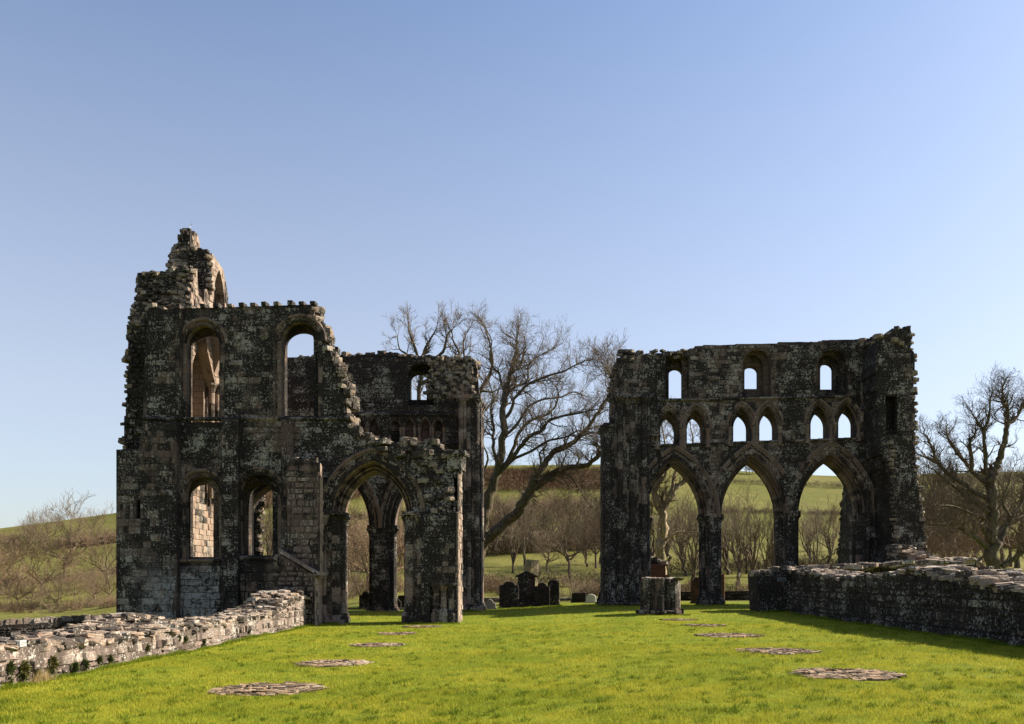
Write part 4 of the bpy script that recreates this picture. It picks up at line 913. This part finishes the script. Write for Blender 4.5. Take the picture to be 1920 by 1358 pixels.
def smooth_line(P, n=4):
    out = []
    for i in range(len(P) - 1):
        p0, p1, p2, p3 = P[max(0, i - 1)], P[i], P[i + 1], P[min(len(P) - 1, i + 2)]
        for k in range(n):
            t = k / n; out.append(tuple(.5 * ((2 * b) + (-a + c) * t + (2 * a - 5 * b + 4 * c - e) * t * t + (-a + 3 * b - 3 * c + e) * t ** 3) for a, b, c, e in zip(p0, p1, p2, p3)))
    out.append(P[-1]); return out
def hero(name, label, d, trunk, limbs, tw=.9, dens=1.0, maxl=2, minr=.011, mat=M_bark, up=.12, spread=.8, frm=.3, mtw=M_twig, kd=(2, 4)):
    """limbs: list of (r0 px, r1 px, depth drift, [(px,py)...]); twigs sprout along the outer part of each"""
    root = thing(name, label, 'tree'); k = d / F
    mb = MB(); bt = MB()
    for li, (r0, r1, dz, P) in enumerate(trunk + limbs):
        n = len(P); L3 = [(*PX(x, y, d + dz * (i / (n - 1)) ** 1.2), r0 + (r1 - r0) * i / (n - 1)) for i, (x, y) in enumerate(P)]
        # keep the picture position while it drifts in depth
        S = smooth_line(L3, 4); pts = [((a + random.gauss(0, .22) * c * k, b + random.gauss(0, .2) * c * k, e), max(.011, c * k * .78)) for a, b, e, c in S]
        limb(mb, pts, 9 if r0 > 5 else 6)
        m = len(pts)
        for i in range(int(m * (frm if li >= len(trunk) else .6)), m):
            for q in range(np.random.default_rng(li * 100 + i).poisson(dens)):
                p, r = pts[i]; t = (Vector(pts[min(m - 1, i + 1)][0]) - Vector(pts[max(0, i - 1)][0])).normalized()
                a = t.cross(Vector((random.gauss(0, 1), random.gauss(0, 1), random.gauss(0, 1)))).normalized()
                nd = (t * U(.3, .9) + a * U(.5, 1) + Vector((0, 0, up))).normalized()
                twigs(bt, p, nd, tw * U(.7, 1.5), min(max(minr * 1.6, r * .55), .05), 0, maxl, up, spread, kd, minr)
        p, r = pts[-1]; t = (Vector(pts[-1][0]) - Vector(pts[-2][0])).normalized()
        for q in range(2): twigs(bt, p, (t + Vector((random.gauss(0, .3), random.gauss(0, .3), random.gauss(0, .3)))).normalized(), tw * 1.1, max(minr * 1.5, r * .9), 0, maxl, up, spread, kd, minr)
    mb.build('trunk', mat, root, smooth=True); bt.build('crown', mtw, root)
    return root
A_tr = [(17, 7, 0, [(886, 1140), (890, 1080), (898, 1030), (906, 980), (916, 940), (930, 895), (938, 860), (942, 810), (945, 760)]),
        (15, 10, -1, [(893, 1060), (900, 1022), (935, 993), (972, 957), (992, 925), (1006, 903)])]
A_l = [(7, 2, 1, [(945, 760), (948, 735), (957, 700), (963, 680), (968, 655), (970, 630)]),
       (9, 3.5, -2, [(1000, 908), (1030, 889), (1060, 878), (1100, 872), (1120, 858), (1132, 842)]),
       (9, 2.5, -1, [(1004, 900), (1016, 876), (1036, 850), (1075, 828), (1101, 803), (1122, 772), (1142, 738)]),
       (5, 1.6, 1.5, [(945, 877), (962, 843), (974, 812), (991, 791), (1022, 779), (1041, 762), (1047, 742), (1044, 725)]),
       (6, 1.8, -2, [(938, 885), (955, 865), (979, 834), (995, 817), (1017, 807), (1028, 790), (1055, 780), (1080, 776), (1105, 770)]),
       (4.5, 1.3, -1, [(944, 790), (960, 767), (965, 748), (983, 726), (1005, 714), (1031, 704), (1060, 695), (1080, 684), (1098, 676)]),
       (4, 1.2, 2, [(944, 760), (953, 738), (969, 724), (988, 716), (991, 688), (1000, 675), (1020, 662), (1038, 655)]),
       (4, 1, 1, [(957, 712), (962, 698), (976, 686), (981, 666), (985, 648), (983, 632)]),
       (4, 1.1, -1.5, [(950, 870), (975, 855), (1000, 845), (1025, 828), (1060, 820), (1085, 808), (1120, 812)]),
       (5, 1.4, 2, [(935, 870), (924, 840), (926, 800), (920, 770), (925, 745), (917, 720)]),
       (3.5, 1, 1, [(948, 745), (940, 720), (936, 700), (925, 690), (918, 665), (922, 640), (908, 610)]),
       (4, 1.1, 2.5, [(945, 820), (965, 800), (990, 765), (1015, 750), (1050, 745), (1075, 735), (1095, 742)]),
       (3.5, 1, -2, [(1075, 828), (1095, 815), (1115, 812), (1135, 820)]), (3.5, 1.2, -2, [(1030, 889), (1050, 885), (1070, 895), (1085, 915), (1096, 935)]),
       (3, 1, -1, [(1016, 876), (1012, 850), (1025, 835), (1018, 815)]), (4, 1.3, -1.5, [(975, 950), (985, 930), (1010, 915), (1040, 895), (1062, 890)])]
hero('bare_tree', 'large leaning leafless tree with forked trunk in the gap between the two ruins', 54, A_tr, A_l, tw=.92, dens=1.1, maxl=2, frm=.22, minr=.0065, spread=1.1, kd=(2, 4))
B_tr = [(7, 4, 0, [(800, 1140), (796, 980), (790, 850), (786, 760), (789, 700), (792, 668)])]
B_l = [(5, 1.2, 1, [(790, 700), (780, 660), (768, 625), (766, 610)]), (4, 1, -1, [(790, 690), (800, 650), (812, 628), (820, 612)]), (5, 1.2, 0, [(791, 690), (830, 660), (838, 630), (850, 615)]),
       (4, 1, 1, [(792, 700), (770, 670), (750, 655), (745, 630)]), (7, 1.5, 0, [(792, 850), (850, 800), (880, 770), (900, 733), (912, 714), (924, 685), (922, 660), (916, 637), (907, 610)]),
       (5, 1.2, 1, [(790, 780), (830, 720), (870, 690), (868, 650), (875, 625)]), (3, 1, 0, [(900, 733), (925, 735), (936, 728)]), (4, 1.2, 1, [(880, 770), (905, 772), (920, 757), (935, 735)]),
       (5, 1.3, 0, [(790, 720), (840, 690), (862, 668), (850, 640), (848, 625)]), (3.5, 1.2, -1, [(860, 1000), (900, 900), (915, 860), (905, 830), (912, 800)])]
hero('bare_tree', 'leafless tree whose forked crown shows above the wall with the small window', 58, B_tr, B_l, tw=.75, dens=.6, maxl=2, frm=.35, minr=.009)
C_tr = [(13, 9, 0, [(1240, 1120), (1238, 1060), (1242, 1010), (1243, 975), (1238, 950)])]
C_l = [(9, 4, 0, [(1238, 955), (1228, 935), (1232, 910), (1238, 890), (1230, 860), (1225, 830)]), (8, 3, 1, [(1240, 965), (1255, 935), (1268, 915), (1280, 905), (1300, 890), (1312, 870), (1320, 840)]), (6, 2, -1, [(1225, 1000), (1218, 980), (1222, 950), (1212, 930), (1215, 900)]),
       (5, 1.5, 0, [(1238, 1030), (1250, 1012), (1268, 1000), (1284, 996)]), (5, 1.4, 1, [(1255, 935), (1262, 900), (1270, 870), (1262, 840), (1268, 810), (1255, 790)]), (4, 1.3, -1, [(1232, 910), (1248, 890), (1250, 860), (1245, 820), (1240, 790)]), (4, 1.2, 0, [(1300, 890), (1296, 860), (1300, 830), (1295, 800)])]
hero('gnarled_tree', 'gnarled pale leafless tree standing right behind the first arch of the right ruin', 56, C_tr, C_l, tw=.8, dens=.7, maxl=2, mat=M_barkp, minr=.009)
D_tr = [(8, 4, 0, [(1190, 1130), (1185, 1000), (1180, 850), (1172, 760)])]
D_l = [(4, 1, 0, [(1172, 770), (1155, 740), (1146, 710), (1140, 690)]), (3.5, 1, 1, [(1172, 760), (1165, 720), (1158, 690)]), (3, 1, 0, [(1155, 740), (1150, 715), (1142, 700), (1132, 685)])]
hero('bare_tree', 'leafless tree with only its twig tips showing left of the right ruin', 62, D_tr, D_l, tw=1.1, dens=1., maxl=2)
E_tr = [(17, 11, 0, [(1868, 1110), (1866, 1075), (1863, 1032), (1860, 990), (1859, 957), (1858, 915), (1860, 893)]), (10, 5, 0, [(1860, 900), (1868, 875), (1875, 857), (1884, 821), (1889, 794)])]
E_l = [(5, 2, 0, [(1889, 794), (1889, 766), (1880, 754), (1880, 738), (1880, 724)]), (4, 1.2, 1, [(1889, 797), (1902, 788), (1915, 768), (1922, 755), (1930, 740)]), (6, 1.5, -2, [(1852, 1030), (1830, 1010), (1811, 999), (1795, 985), (1765, 983), (1735, 981)]),
       (7, 1.6, -1, [(1853, 960), (1838, 948), (1823, 938), (1799, 920), (1780, 905), (1765, 893), (1750, 880)]), (6, 1.3, 1, [(1850, 935), (1811, 911), (1780, 890), (1759, 869), (1748, 842), (1738, 820), (1728, 812)]), (6, 1.5, 2, [(1847, 905), (1823, 884), (1805, 860), (1787, 839), (1778, 820), (1774, 806)]),
       (5, 1.5, -1, [(1850, 893), (1848, 851), (1845, 809), (1854, 785), (1858, 745)]), (5, 1.3, -1, [(1823, 884), (1822, 860), (1818, 830), (1828, 815), (1830, 798)]), (7, 2, 2, [(1877, 1014), (1885, 990), (1895, 969), (1913, 947), (1921, 915), (1925, 880)]),
       (7, 3, -1, [(1880, 1062), (1901, 1047), (1925, 1030), (1950, 1010)]), (5, 1.4, 0, [(1759, 869), (1740, 860), (1722, 852)]), (4, 1.2, 0, [(1845, 809), (1832, 790), (1822, 775)]), (5, 1.5, -2, [(1855, 1010), (1840, 985), (1845, 970), (1825, 965), (1790, 950), (1755, 948)]), (5, 1.4, 1, [(1870, 1000), (1900, 975), (1930, 965)]), (4, 1.2, 1, [(1895, 969), (1880, 940), (1890, 910), (1900, 880)])]
hero('bare_tree', 'big spreading leafless tree with thick trunk at the right edge behind the rubble', 47, E_tr, E_l, tw=.62, dens=1.5, maxl=2, frm=.22, minr=.0065, spread=1.2, kd=(2, 3))

# background trees: a few sculpted kinds, copied
def proto(kind, H, mat_t, mat_c, n0=5, maxl=3, minr=.013, spread=.8, up=.2, trunk=.35, upright=False, name='field_tree', kd=(2, 4)):
    r = thing(name, 'x', 'tree'); tb = MB(); cb = MB(); r0 = H * .017
    p = [((0, 0, -.5), r0 * 1.3)] + [((U(-.1, .1) * H * .1 * i, U(-.1, .1) * H * .1 * i, H * trunk * i / 3), r0 * (1.05 - .12 * i)) for i in range(1, 4)]
    limb(tb, p, 7)
    top = Vector(p[-1][0])
    for k in range(n0):
        a = 2 * math.pi * k / n0 + U(-.4, .4); e = U(.9, 1.4) if upright else U(.35, 1.1)
        st = top - Vector((0, 0, U(0, H * trunk * .35)))
        twigs(cb, st, (math.cos(a) * math.cos(e), math.sin(a) * math.cos(e), math.sin(e)), H * (1 - trunk) * U(.34, .46), r0 * .6, 0, maxl, up, spread, kd, minr)
    if upright: limb(tb, [(tuple(top), r0 * .7), (tuple(top + Vector((U(-.3, .3), U(-.3, .3), H * .25))), r0 * .4), (tuple(top + Vector((U(-.4, .4), U(-.4, .4), H * .5))), r0 * .12)], 5)
    tb.build('trunk', mat_t, r); cb.build('crown', mat_c, r); r['H'] = H
    return r
def bush_proto(mat, H=3.5, n=22, name='shrub'):
    r = thing(name, 'x', 'shrub'); cb = MB()
    for k in range(n):
        a = U(0, 6.28); e = U(.5, 1.45); q = U(0, H * .3); twigs(cb, (q * math.cos(a), q * math.sin(a), -.3), (math.cos(a) * math.cos(e), math.sin(a) * math.cos(e), math.sin(e)), H * U(.2, .34), .035, 0, 2, .15, .8, (2, 3), .010)
    cb.build('branches', mat, r); r['H'] = H; return r
PR = {'oak': [proto('a', 9, M_twig, M_far, trunk=.24), proto('a', 9, M_twig, M_farw, n0=6, spread=1.0, up=.1, trunk=.18), proto('a', 9, M_twig, M_far, n0=7, spread=.9, up=.05, trunk=.28)], 'slim': [proto('b', 11, M_bark, M_far, n0=5, upright=True, spread=.55, trunk=.10, maxl=3, minr=.011, kd=(1, 2)), proto('b', 10, M_bark, M_far, n0=4, upright=True, spread=.6, trunk=.13, minr=.011, kd=(1, 2)), proto('b', 10, M_bark, M_far, n0=3, upright=True, spread=.7, trunk=.2, minr=.011, kd=(1, 3))],
      'warm': [proto('c', 8, M_barkp, M_farw, n0=8, trunk=.2, up=.1, spread=.95)], 'bush': [bush_proto(M_far), bush_proto(M_farw, 3.2, 26)]}
used = set()
def place(kind, px, d, H, label, group=None, dy=0):
    src = random.choice(PR[kind]); X = UX(px, d); s = H / src['H']
    if src.name in used:
        o = src.copy(); COL.objects.link(o)
        for ch in [c for c in bpy.data.objects if c.parent is src]: c2 = ch.copy(); COL.objects.link(c2); c2.parent = o
    else: o = src; used.add(src.name)
    o.location = (X, d, ground(X, d)); o.rotation_euler = (0, 0, U(0, 6.28)); o.scale = (s * U(.9, 1.1), s * U(.9, 1.1), s)
    o['label'] = label; o['category'] = 'shrub' if kind == 'bush' else 'tree'
    if group: o['group'] = group
    elif 'group' in o: del o['group']
def grp(items, label, group):
    for kind, px, d, H in items: place(kind, px, d, H, label, group)
# individually recognisable ones
place('oak', 82, 225, 13, 'lone round-crowned bare tree on the skyline at far left')
place('oak', 52, 226, 9, 'small dark bare tree just left of the lone round-crowned skyline tree')
place('oak', 120, 120, 13.5, 'dark ivy-clad bare tree in the middle of the left field', dy=0)
place('warm', 200, 100, 9, 'pale tangled bare tree touching the left edge of the left ruin')
place('warm', 4, 95, 8, 'yellowish bare tree cut by the left edge of the photo')
place('oak', 78, 92, 8.5, 'thin pale leaning bare tree in the lower left field')
place('oak', 1069, 84, 9.5, 'bare tree with straight trunk left of the right ruin, behind the small white headstone')
place('oak', 1026, 88, 6.0, 'small bare tree directly right of the tree stump')
place('slim', 1385, 76, 9.8, 'tall slim bare tree at the left inside the second right arch')
place('slim', 1412, 78, 10.2, 'tall slim bare tree in the middle of the second right arch')
place('slim', 1440, 76, 8.2, 'slim bare tree by the right jamb of the second right arch')
place('slim', 1536, 74, 8.8, 'leaning slim bare tree inside the third right arch')
place('slim', 1296, 70, 8, 'slim bare tree at the right inside the first right arch')
grp([('oak', x, 232 + U(-6, 6), h) for x, h in ((-8, 6), (8, 6), (16, 7), (27, 5), (34, 6), (140, 5), (150, 4), (127, 5))], 'small bare tree on the skyline at far left', 'small trees on the left skyline')
grp([('warm', x, d, h) for x, d, h in ((15, 82, 4.2), (60, 76, 3.2), (140, 82, 3.4), (178, 76, 4.), (-30, 84, 4))] + [('oak', x, d, h) for x, d, h in ((35, 74, 3.4), (105, 70, 3.4), (205, 72, 4.))], 'bare tree crowded in the thicket below the left field', 'thicket trees at far left')
grp([('bush', x, U(64, 72), U(1.6, 2.6)) for x in range(-20, 225, 20)], 'bare shrub in the thicket behind the far left field wall', 'thicket shrubs at far left')
grp([('oak', x, 130 + U(-8, 8), U(8, 11)) for x in (905, 925, 945, 965, 985, 1010, 1035, 1058, 1080, 1102, 1120, 1150)], 'bare tree in the wooded strip between the two ruins', 'trees of the strip between the ruins')
grp([('slim', x, 95 + U(-6, 6), U(8.5, 11)) for x in (962, 985, 1100, 1125, 1145)] + [('oak', x, 90 + U(-6, 6), U(7, 9)) for x in (1118, 1140)], 'slender bare tree on the slope between the two ruins', 'slender trees between the ruins')
grp([('bush', x, U(62, 70), U(2.5, 3.6)) for x in (915, 930, 948, 1085, 1100, 1118, 1135)], 'low bare shrub behind the gravestones', 'shrubs behind the gravestones')
grp([('warm', x, U(72, 100), h) for x, h in ((640, 8), (655, 7.5), (672, 9), (690, 8), (750, 9), (765, 8), (740, 8.5), (630, 7))] + [('bush', x, U(62, 70), 3.6) for x in (640, 655, 672, 748, 690)], 'tangled bare tree or shrub seen through the big left arch', 'thicket behind the big left arch')
grp([('slim', x, U(84, 100), U(9, 11)) for x in (498, 506, 515)], 'slim bare tree seen through the low right window of the left ruin', 'trees behind the low window')
grp([('slim', x, U(84, 100), U(8.5, 11.5)) for x in (1222, 1255, 1285, 1304, 1520, 1552, 1365, 1400, 1450)] + [('oak', x, U(100, 120), U(8, 10)) for x in (1275, 1560)], 'thin bare tree on the bank behind the right arches', 'trees behind the right arches')
grp([('bush', x, U(60, 68), U(2, 3)) for x in (1225, 1262, 1290, 1375, 1400, 1440, 1520, 1540, 1560)], 'bare shrub behind the right arches', 'shrubs behind the right arches')
grp([('slim', x, U(88, 112), U(13.5, 16)) for x in (1722, 1745, 1768, 1790, 1815, 1840, 1880, 1908)] + [('oak', x, U(80, 100), U(11, 14)) for x in (1730, 1780, 1830, 1895)] + [('warm', x, U(66, 80), U(6, 8)) for x in (1740, 1810)], 'bare woodland tree crowded behind the big tree at the right edge', 'woodland trees at right')
grp([('bush', x, U(60, 74), U(3, 4.5)) for x in range(1735, 1925, 14)], 'bare shrub under the woodland at right', 'shrubs at right')
grp([('oak', x, 322, 6) for x in (1400, 1405, 1411, 1417)], 'tiny dark tree on the skyline inside the second right arch', 'tiny skyline trees')
for src in [s for k in PR.values() for s in k]:
    if src.name not in used:
        for c in [c for c in bpy.data.objects if c.parent is src]: bpy.data.objects.remove(c)
        bpy.data.objects.remove(src)
# hedges and bracken: masses of fine twig blades
def twig_mass(name, pts, mat, n, size, label=None, cat=None, kind=None):
    """pts: list of (x,y,h,radius) centres on the ground"""
    P = np.array([(x, y, ground(x, y), h, r) for x, y, h, r in pts]); idx = rng.integers(0, len(P), n); C = P[idx]
    ang = rng.uniform(0, 2 * np.pi, n); rad = np.sqrt(rng.uniform(0, 1, n)) * C[:, 4]; up = rng.uniform(0, 1, n) ** .8
    shape = np.sqrt(np.clip(1 - (rad / C[:, 4]) ** 2 * .8, .05, 1))
    b = np.stack([C[:, 0] + rad * np.cos(ang), C[:, 1] + rad * np.sin(ang), C[:, 2] + up * C[:, 3] * shape * .85], 1)
    dr_ = np.stack([np.cos(ang) * .6 + rng.normal(0, .5, n), np.sin(ang) * .6 + rng.normal(0, .5, n), rng.uniform(.1, 1.2, n)], 1); dr_ /= np.linalg.norm(dr_, axis=1)[:, None]
    L = size * rng.uniform(.5, 1.4, n)[:, None]; sd = np.cross(dr_, rng.normal(0, 1, (n, 3))); sd /= np.linalg.norm(sd, axis=1)[:, None]; sd *= size * .05
    V = np.stack([b - sd, b + sd, b + dr_ * L], 1).reshape(-1, 3)
    me = bpy.data.meshes.new(name); me.vertices.add(3 * n); me.vertices.foreach_set('co', V.ravel()); me.loops.add(3 * n); me.loops.foreach_set('vertex_index', np.arange(3 * n, dtype=np.int32))
    me.polygons.add(n); me.polygons.foreach_set('loop_start', np.arange(0, 3 * n, 3, dtype=np.int32)); me.update(); me.materials.append(mat)
    a = me.attributes.new('tint', 'FLOAT', 'FACE'); a.data.foreach_set('value', rng.uniform(0, 1, n))
    o = bpy.data.objects.new(name, me); COL.objects.link(o)
    if label: tag(o, label, cat)
    if kind: o['kind'] = kind
    return o
def hedge(px0, px1, d0, d1, h, label, mat=M_far, n=6000, size=.6, gap=.15):
    pts = []; k = 70
    for i in range(k):
        t = (i + U(0, 1)) / k; d = d0 + (d1 - d0) * t + U(-1, 1); x = UX(px0 + (px1 - px0) * t, d)
        if random.random() > gap: pts.append((x, d, h * U(.5, 1.25), h * U(.5, .9)))
    twig_mass('hedge', pts, mat, n, size, label, 'hedge')
hedge(-60, 260, 225, 232, 3.2, 'long straight hedge under the skyline trees at far left', n=7000)
hedge(-40, 300, 110, 116, 1.6, 'brown hedge crossing the lower field at far left', M_far, n=7000, size=.4)
hedge(110, 230, 222, 216, 2.6, 'tall brown hedge of scrub high on the left hill', M_farw, n=9000, size=1.0, gap=0)
hedge(880, 1160, 205, 215, 2.2, 'thin broken hedge across the upper field between the ruins', n=6000)
hedge(900, 1090, 108, 118, 3.6, 'dark thick hedge across the slope between the ruins', n=16000, size=.6)
hedge(1090, 1180, 118, 125, 3.0, 'brown hedge at the right of the gap near the right ruin', M_farw, n=7000, size=.6)
hedge(1340, 1640, 290, 292, 2.6, 'thin dark hedge high on the field behind the second and third right arches', n=8000)
hedge(1340, 1640, 205, 212, 1.6, 'thin low hedge across the middle field behind the right arches', n=5000)
hedge(620, 780, 200, 204, 2.0, 'thin hedge across the field seen through the big left arch', n=5000)
hedge(1200, 1640, 88, 96, 2.2, 'brown scrub along the bank behind the right arches', n=9000, size=.5)
hedge(1700, 1960, 120, 126, 3, 'brown scrub behind the big tree at the right edge', n=12000, size=.7)
hedge(900, 1180, 72, 76, 1.6, 'low brown scrub along the meadow edge behind the gravestones', n=5000, size=.4, gap=.4)
hedge(890, 1190, 120, 134, 3.0, 'brown undergrowth beneath the wooded strip between the two ruins', n=14000, size=.6, gap=0)
hedge(1700, 1960, 300, 300, 5, 'hedge along the far field edge at the right of the photo', n=7000, size=1)
pts = []
for k in range(520):
    d = U(250, 309); px = U(895, 1190) if k % 3 else U(440, 700); pts.append((UX(px, d), d, U(1.5, 3.2), U(2.5, 5)))
twig_mass('bracken', pts, M_brack, 110000, 1.0, kind='stuff')

# ------------------------------------------------------------------ grass blades on the lawn
def blades(n, d0, d1, hmin, hmax, wd):
    d = np.sqrt(rng.uniform(d0 ** 2, d1 ** 2, n)); px = rng.uniform(-30, 1950, n); X = (px - VX) * d / F
    keep = (X > -9.0) & (X < 11.2)
    if d1 > 34: keep = (X > -9.0) & (X < 11.3)
    inn = rng.uniform(0, 1, n) < .10
    for fx, fy, fr_ in FOOT: keep &= inn | (((X - fx) ** 2 + (d - fy) ** 2) > (fr_ * (.90 + .07 * np.sin(7 * np.arctan2(d - fy, X - fx)) + .06 * np.sin(17 * np.arctan2(d - fy, X - fx) + fx) + rng.normal(0, .04, n))) ** 2)
    X, d = X[keep], d[keep]; m = len(X)
    gz = np.array([ground(a, b) for a, b in zip(X.tolist(), d.tolist())])
    cl = np.sin(X * 2.1 + 1.3 * np.sin(d * 1.7)) * np.cos(d * 2.4 + 1.1 * np.sin(X * 1.9)) + .8 * np.sin(X * 5.3 + d * 1.1) * np.sin(d * 6.1 - X * 2)
    h = (rng.uniform(hmin, hmax, m) * (1 + .34 * cl)); a = rng.uniform(0, 2 * np.pi, m); ln = rng.uniform(.15, 1.0, m) * h
    w_ = wd * rng.uniform(.6, 1.3, m); a2 = rng.uniform(0, 2 * np.pi, m)
    b0 = np.stack([X - w_ * np.cos(a2), d - w_ * np.sin(a2), gz - .01], 1); b1 = np.stack([X + w_ * np.cos(a2), d + w_ * np.sin(a2), gz - .01], 1)
    tp = np.stack([X + ln * np.cos(a), d + ln * np.sin(a), gz + h], 1)
    return np.stack([b0, b1, tp], 1).reshape(-1, 3), m
V = []; tot = 0
def tufts(n, d0, d1, sz):
    d = np.sqrt(rng.uniform(d0 ** 2, d1 ** 2, n)); X = (rng.uniform(-30, 1950, n) - VX) * d / F; q = 26
    keep = (X > -8.9) & (X < 11.1)
    for fx, fy, fr_ in FOOT: keep &= ((X - fx) ** 2 + (d - fy) ** 2) > (fr_ * .97) ** 2
    X, d = X[keep], d[keep]; n = len(X); S = sz * rng.uniform(.5, 1.5, n)
    gz = np.array([ground(a, b) for a, b in zip(X.tolist(), d.tolist())])
    X = np.repeat(X, q) + rng.normal(0, .5, n * q) * np.repeat(S, q); Y = np.repeat(d, q) + rng.normal(0, .5, n * q) * np.repeat(S, q); Z = np.repeat(gz, q); S = np.repeat(S, q); m = n * q
    h = .045 + .3 * S * rng.uniform(.5, 1.1, m); a = rng.uniform(0, 6.28, m); a2 = rng.uniform(0, 6.28, m); ln = rng.uniform(.4, 1.2, m) * h; w_ = .006 * rng.uniform(.7, 1.4, m)
    return np.stack([np.stack([X - w_ * np.cos(a2), Y - w_ * np.sin(a2), Z], 1), np.stack([X + w_ * np.cos(a2), Y + w_ * np.sin(a2), Z], 1), np.stack([X + ln * np.cos(a), Y + ln * np.sin(a), Z + h], 1)], 1).reshape(-1, 3), m
for args in ((230000, 9.2, 14, .02, .05, .0035), (200000, 14, 21, .02, .055, .005), (150000, 21, 32, .025, .06, .007), (90000, 32, 50, .03, .07, .010)):
    v, m = blades(*args); V.append(v); tot += m
def grass_obj(name, V, tot, mat):
    me = bpy.data.meshes.new(name); me.vertices.add(3 * tot); me.vertices.foreach_set('co', V.ravel()); me.loops.add(3 * tot); me.loops.foreach_set('vertex_index', np.arange(3 * tot, dtype=np.int32))
    me.polygons.add(tot); me.polygons.foreach_set('loop_start', np.arange(0, 3 * tot, 3, dtype=np.int32)); me.update(); me.materials.append(mat)
    a = me.attributes.new('tint', 'FLOAT', 'FACE'); a.data.foreach_set('value', rng.uniform(0, 1, tot))
    o = bpy.data.objects.new(name, me); COL.objects.link(o); o['kind'] = 'stuff'
grass_obj('grass', np.concatenate(V), tot, M_blade)
def fringe(n, xa, xb, ya, yb, h0, h1, wd):
    t = rng.uniform(0, 1, n); t = t if ya == yb or xa == xb else t; X = rng.uniform(xa, xb, n); Y = rng.uniform(ya, yb, n)
    gz = np.array([ground(a, b) for a, b in zip(X.tolist(), Y.tolist())]); cl = .6 + .4 * np.sin(3.1 * X + 2.3 * Y) * np.sin(1.3 * Y - 4 * X)
    h = rng.uniform(h0, h1, n) * cl; a = rng.uniform(0, 6.28, n); a2 = rng.uniform(0, 6.28, n); ln = rng.uniform(.2, .9, n) * h; w_ = wd * rng.uniform(.6, 1.3, n)
    return np.stack([np.stack([X - w_ * np.cos(a2), Y - w_ * np.sin(a2), gz - .01], 1), np.stack([X + w_ * np.cos(a2), Y + w_ * np.sin(a2), gz - .01], 1), np.stack([X + ln * np.cos(a), Y + ln * np.sin(a), gz + h], 1)], 1).reshape(-1, 3), n
FR = [fringe(15000, -9.08, -8.85, 12, 33.8, .05, .17, .006), fringe(9000, 11.02, 11.28, 16, 38.4, .05, .17, .008), fringe(3500, -9.0, -8.1, 34.4, 35, .05, .16, .01), fringe(3500, -5.6, -3.2, 34.3, 34.75, .05, .14, .01),
      fringe(3000, 10.0, 11.4, 38.1, 38.45, .05, .15, .01), fringe(3000, 3.2, 6.0, 44.6, 45.3, .05, .16, .012), fringe(2500, 4.3, 6.4, 36.0, 36.45, .04, .13, .01), fringe(2500, -4.4, -3.0, 43.4, 44.0, .05, .15, .012), fringe(2500, 8.4, 10.2, 45.6, 46.1, .05, .15, .012), fringe(3000, -2.3, 1.3, 46.8, 47.6, .05, .16, .012)]
A_, na = tufts(520, 9.2, 15, .085); B_, nb_ = tufts(650, 15, 30, .10)
M_tuft = grass_mat('grass_tuft', (.13, .185, .016), (.18, .235, .018), (.08, .125, .012), trans=.3)
grass_obj('grass_tufts', np.concatenate([A_, B_] + [f[0] for f in FR]), na + nb_ + sum(f[1] for f in FR), M_tuft)
# pieces that belong to a part rather than to the whole thing
for o in list(bpy.data.objects):
    for pre, host in (('blind_arch', 'blind_panel'), ('small_shaft', 'pier_facing'), ('coping', 'wall_spur'), ('lightning_rod', 'gable_wall'), ('vault_springer', 'gable_wall'), ('altar_ledge', 'chapel_wall')):
        if o.name.split('.')[0] == pre and o.parent:
            h = [c for c in bpy.data.objects if c.name.split('.')[0] == host and c.parent is o.parent]
            if h: o.parent = h[0]
    if o.name.split('.')[0] == 'lettering': o.parent = [c for c in bpy.data.objects if c.name.split('.')[0] == 'panel' and c.parent is o.parent][0]
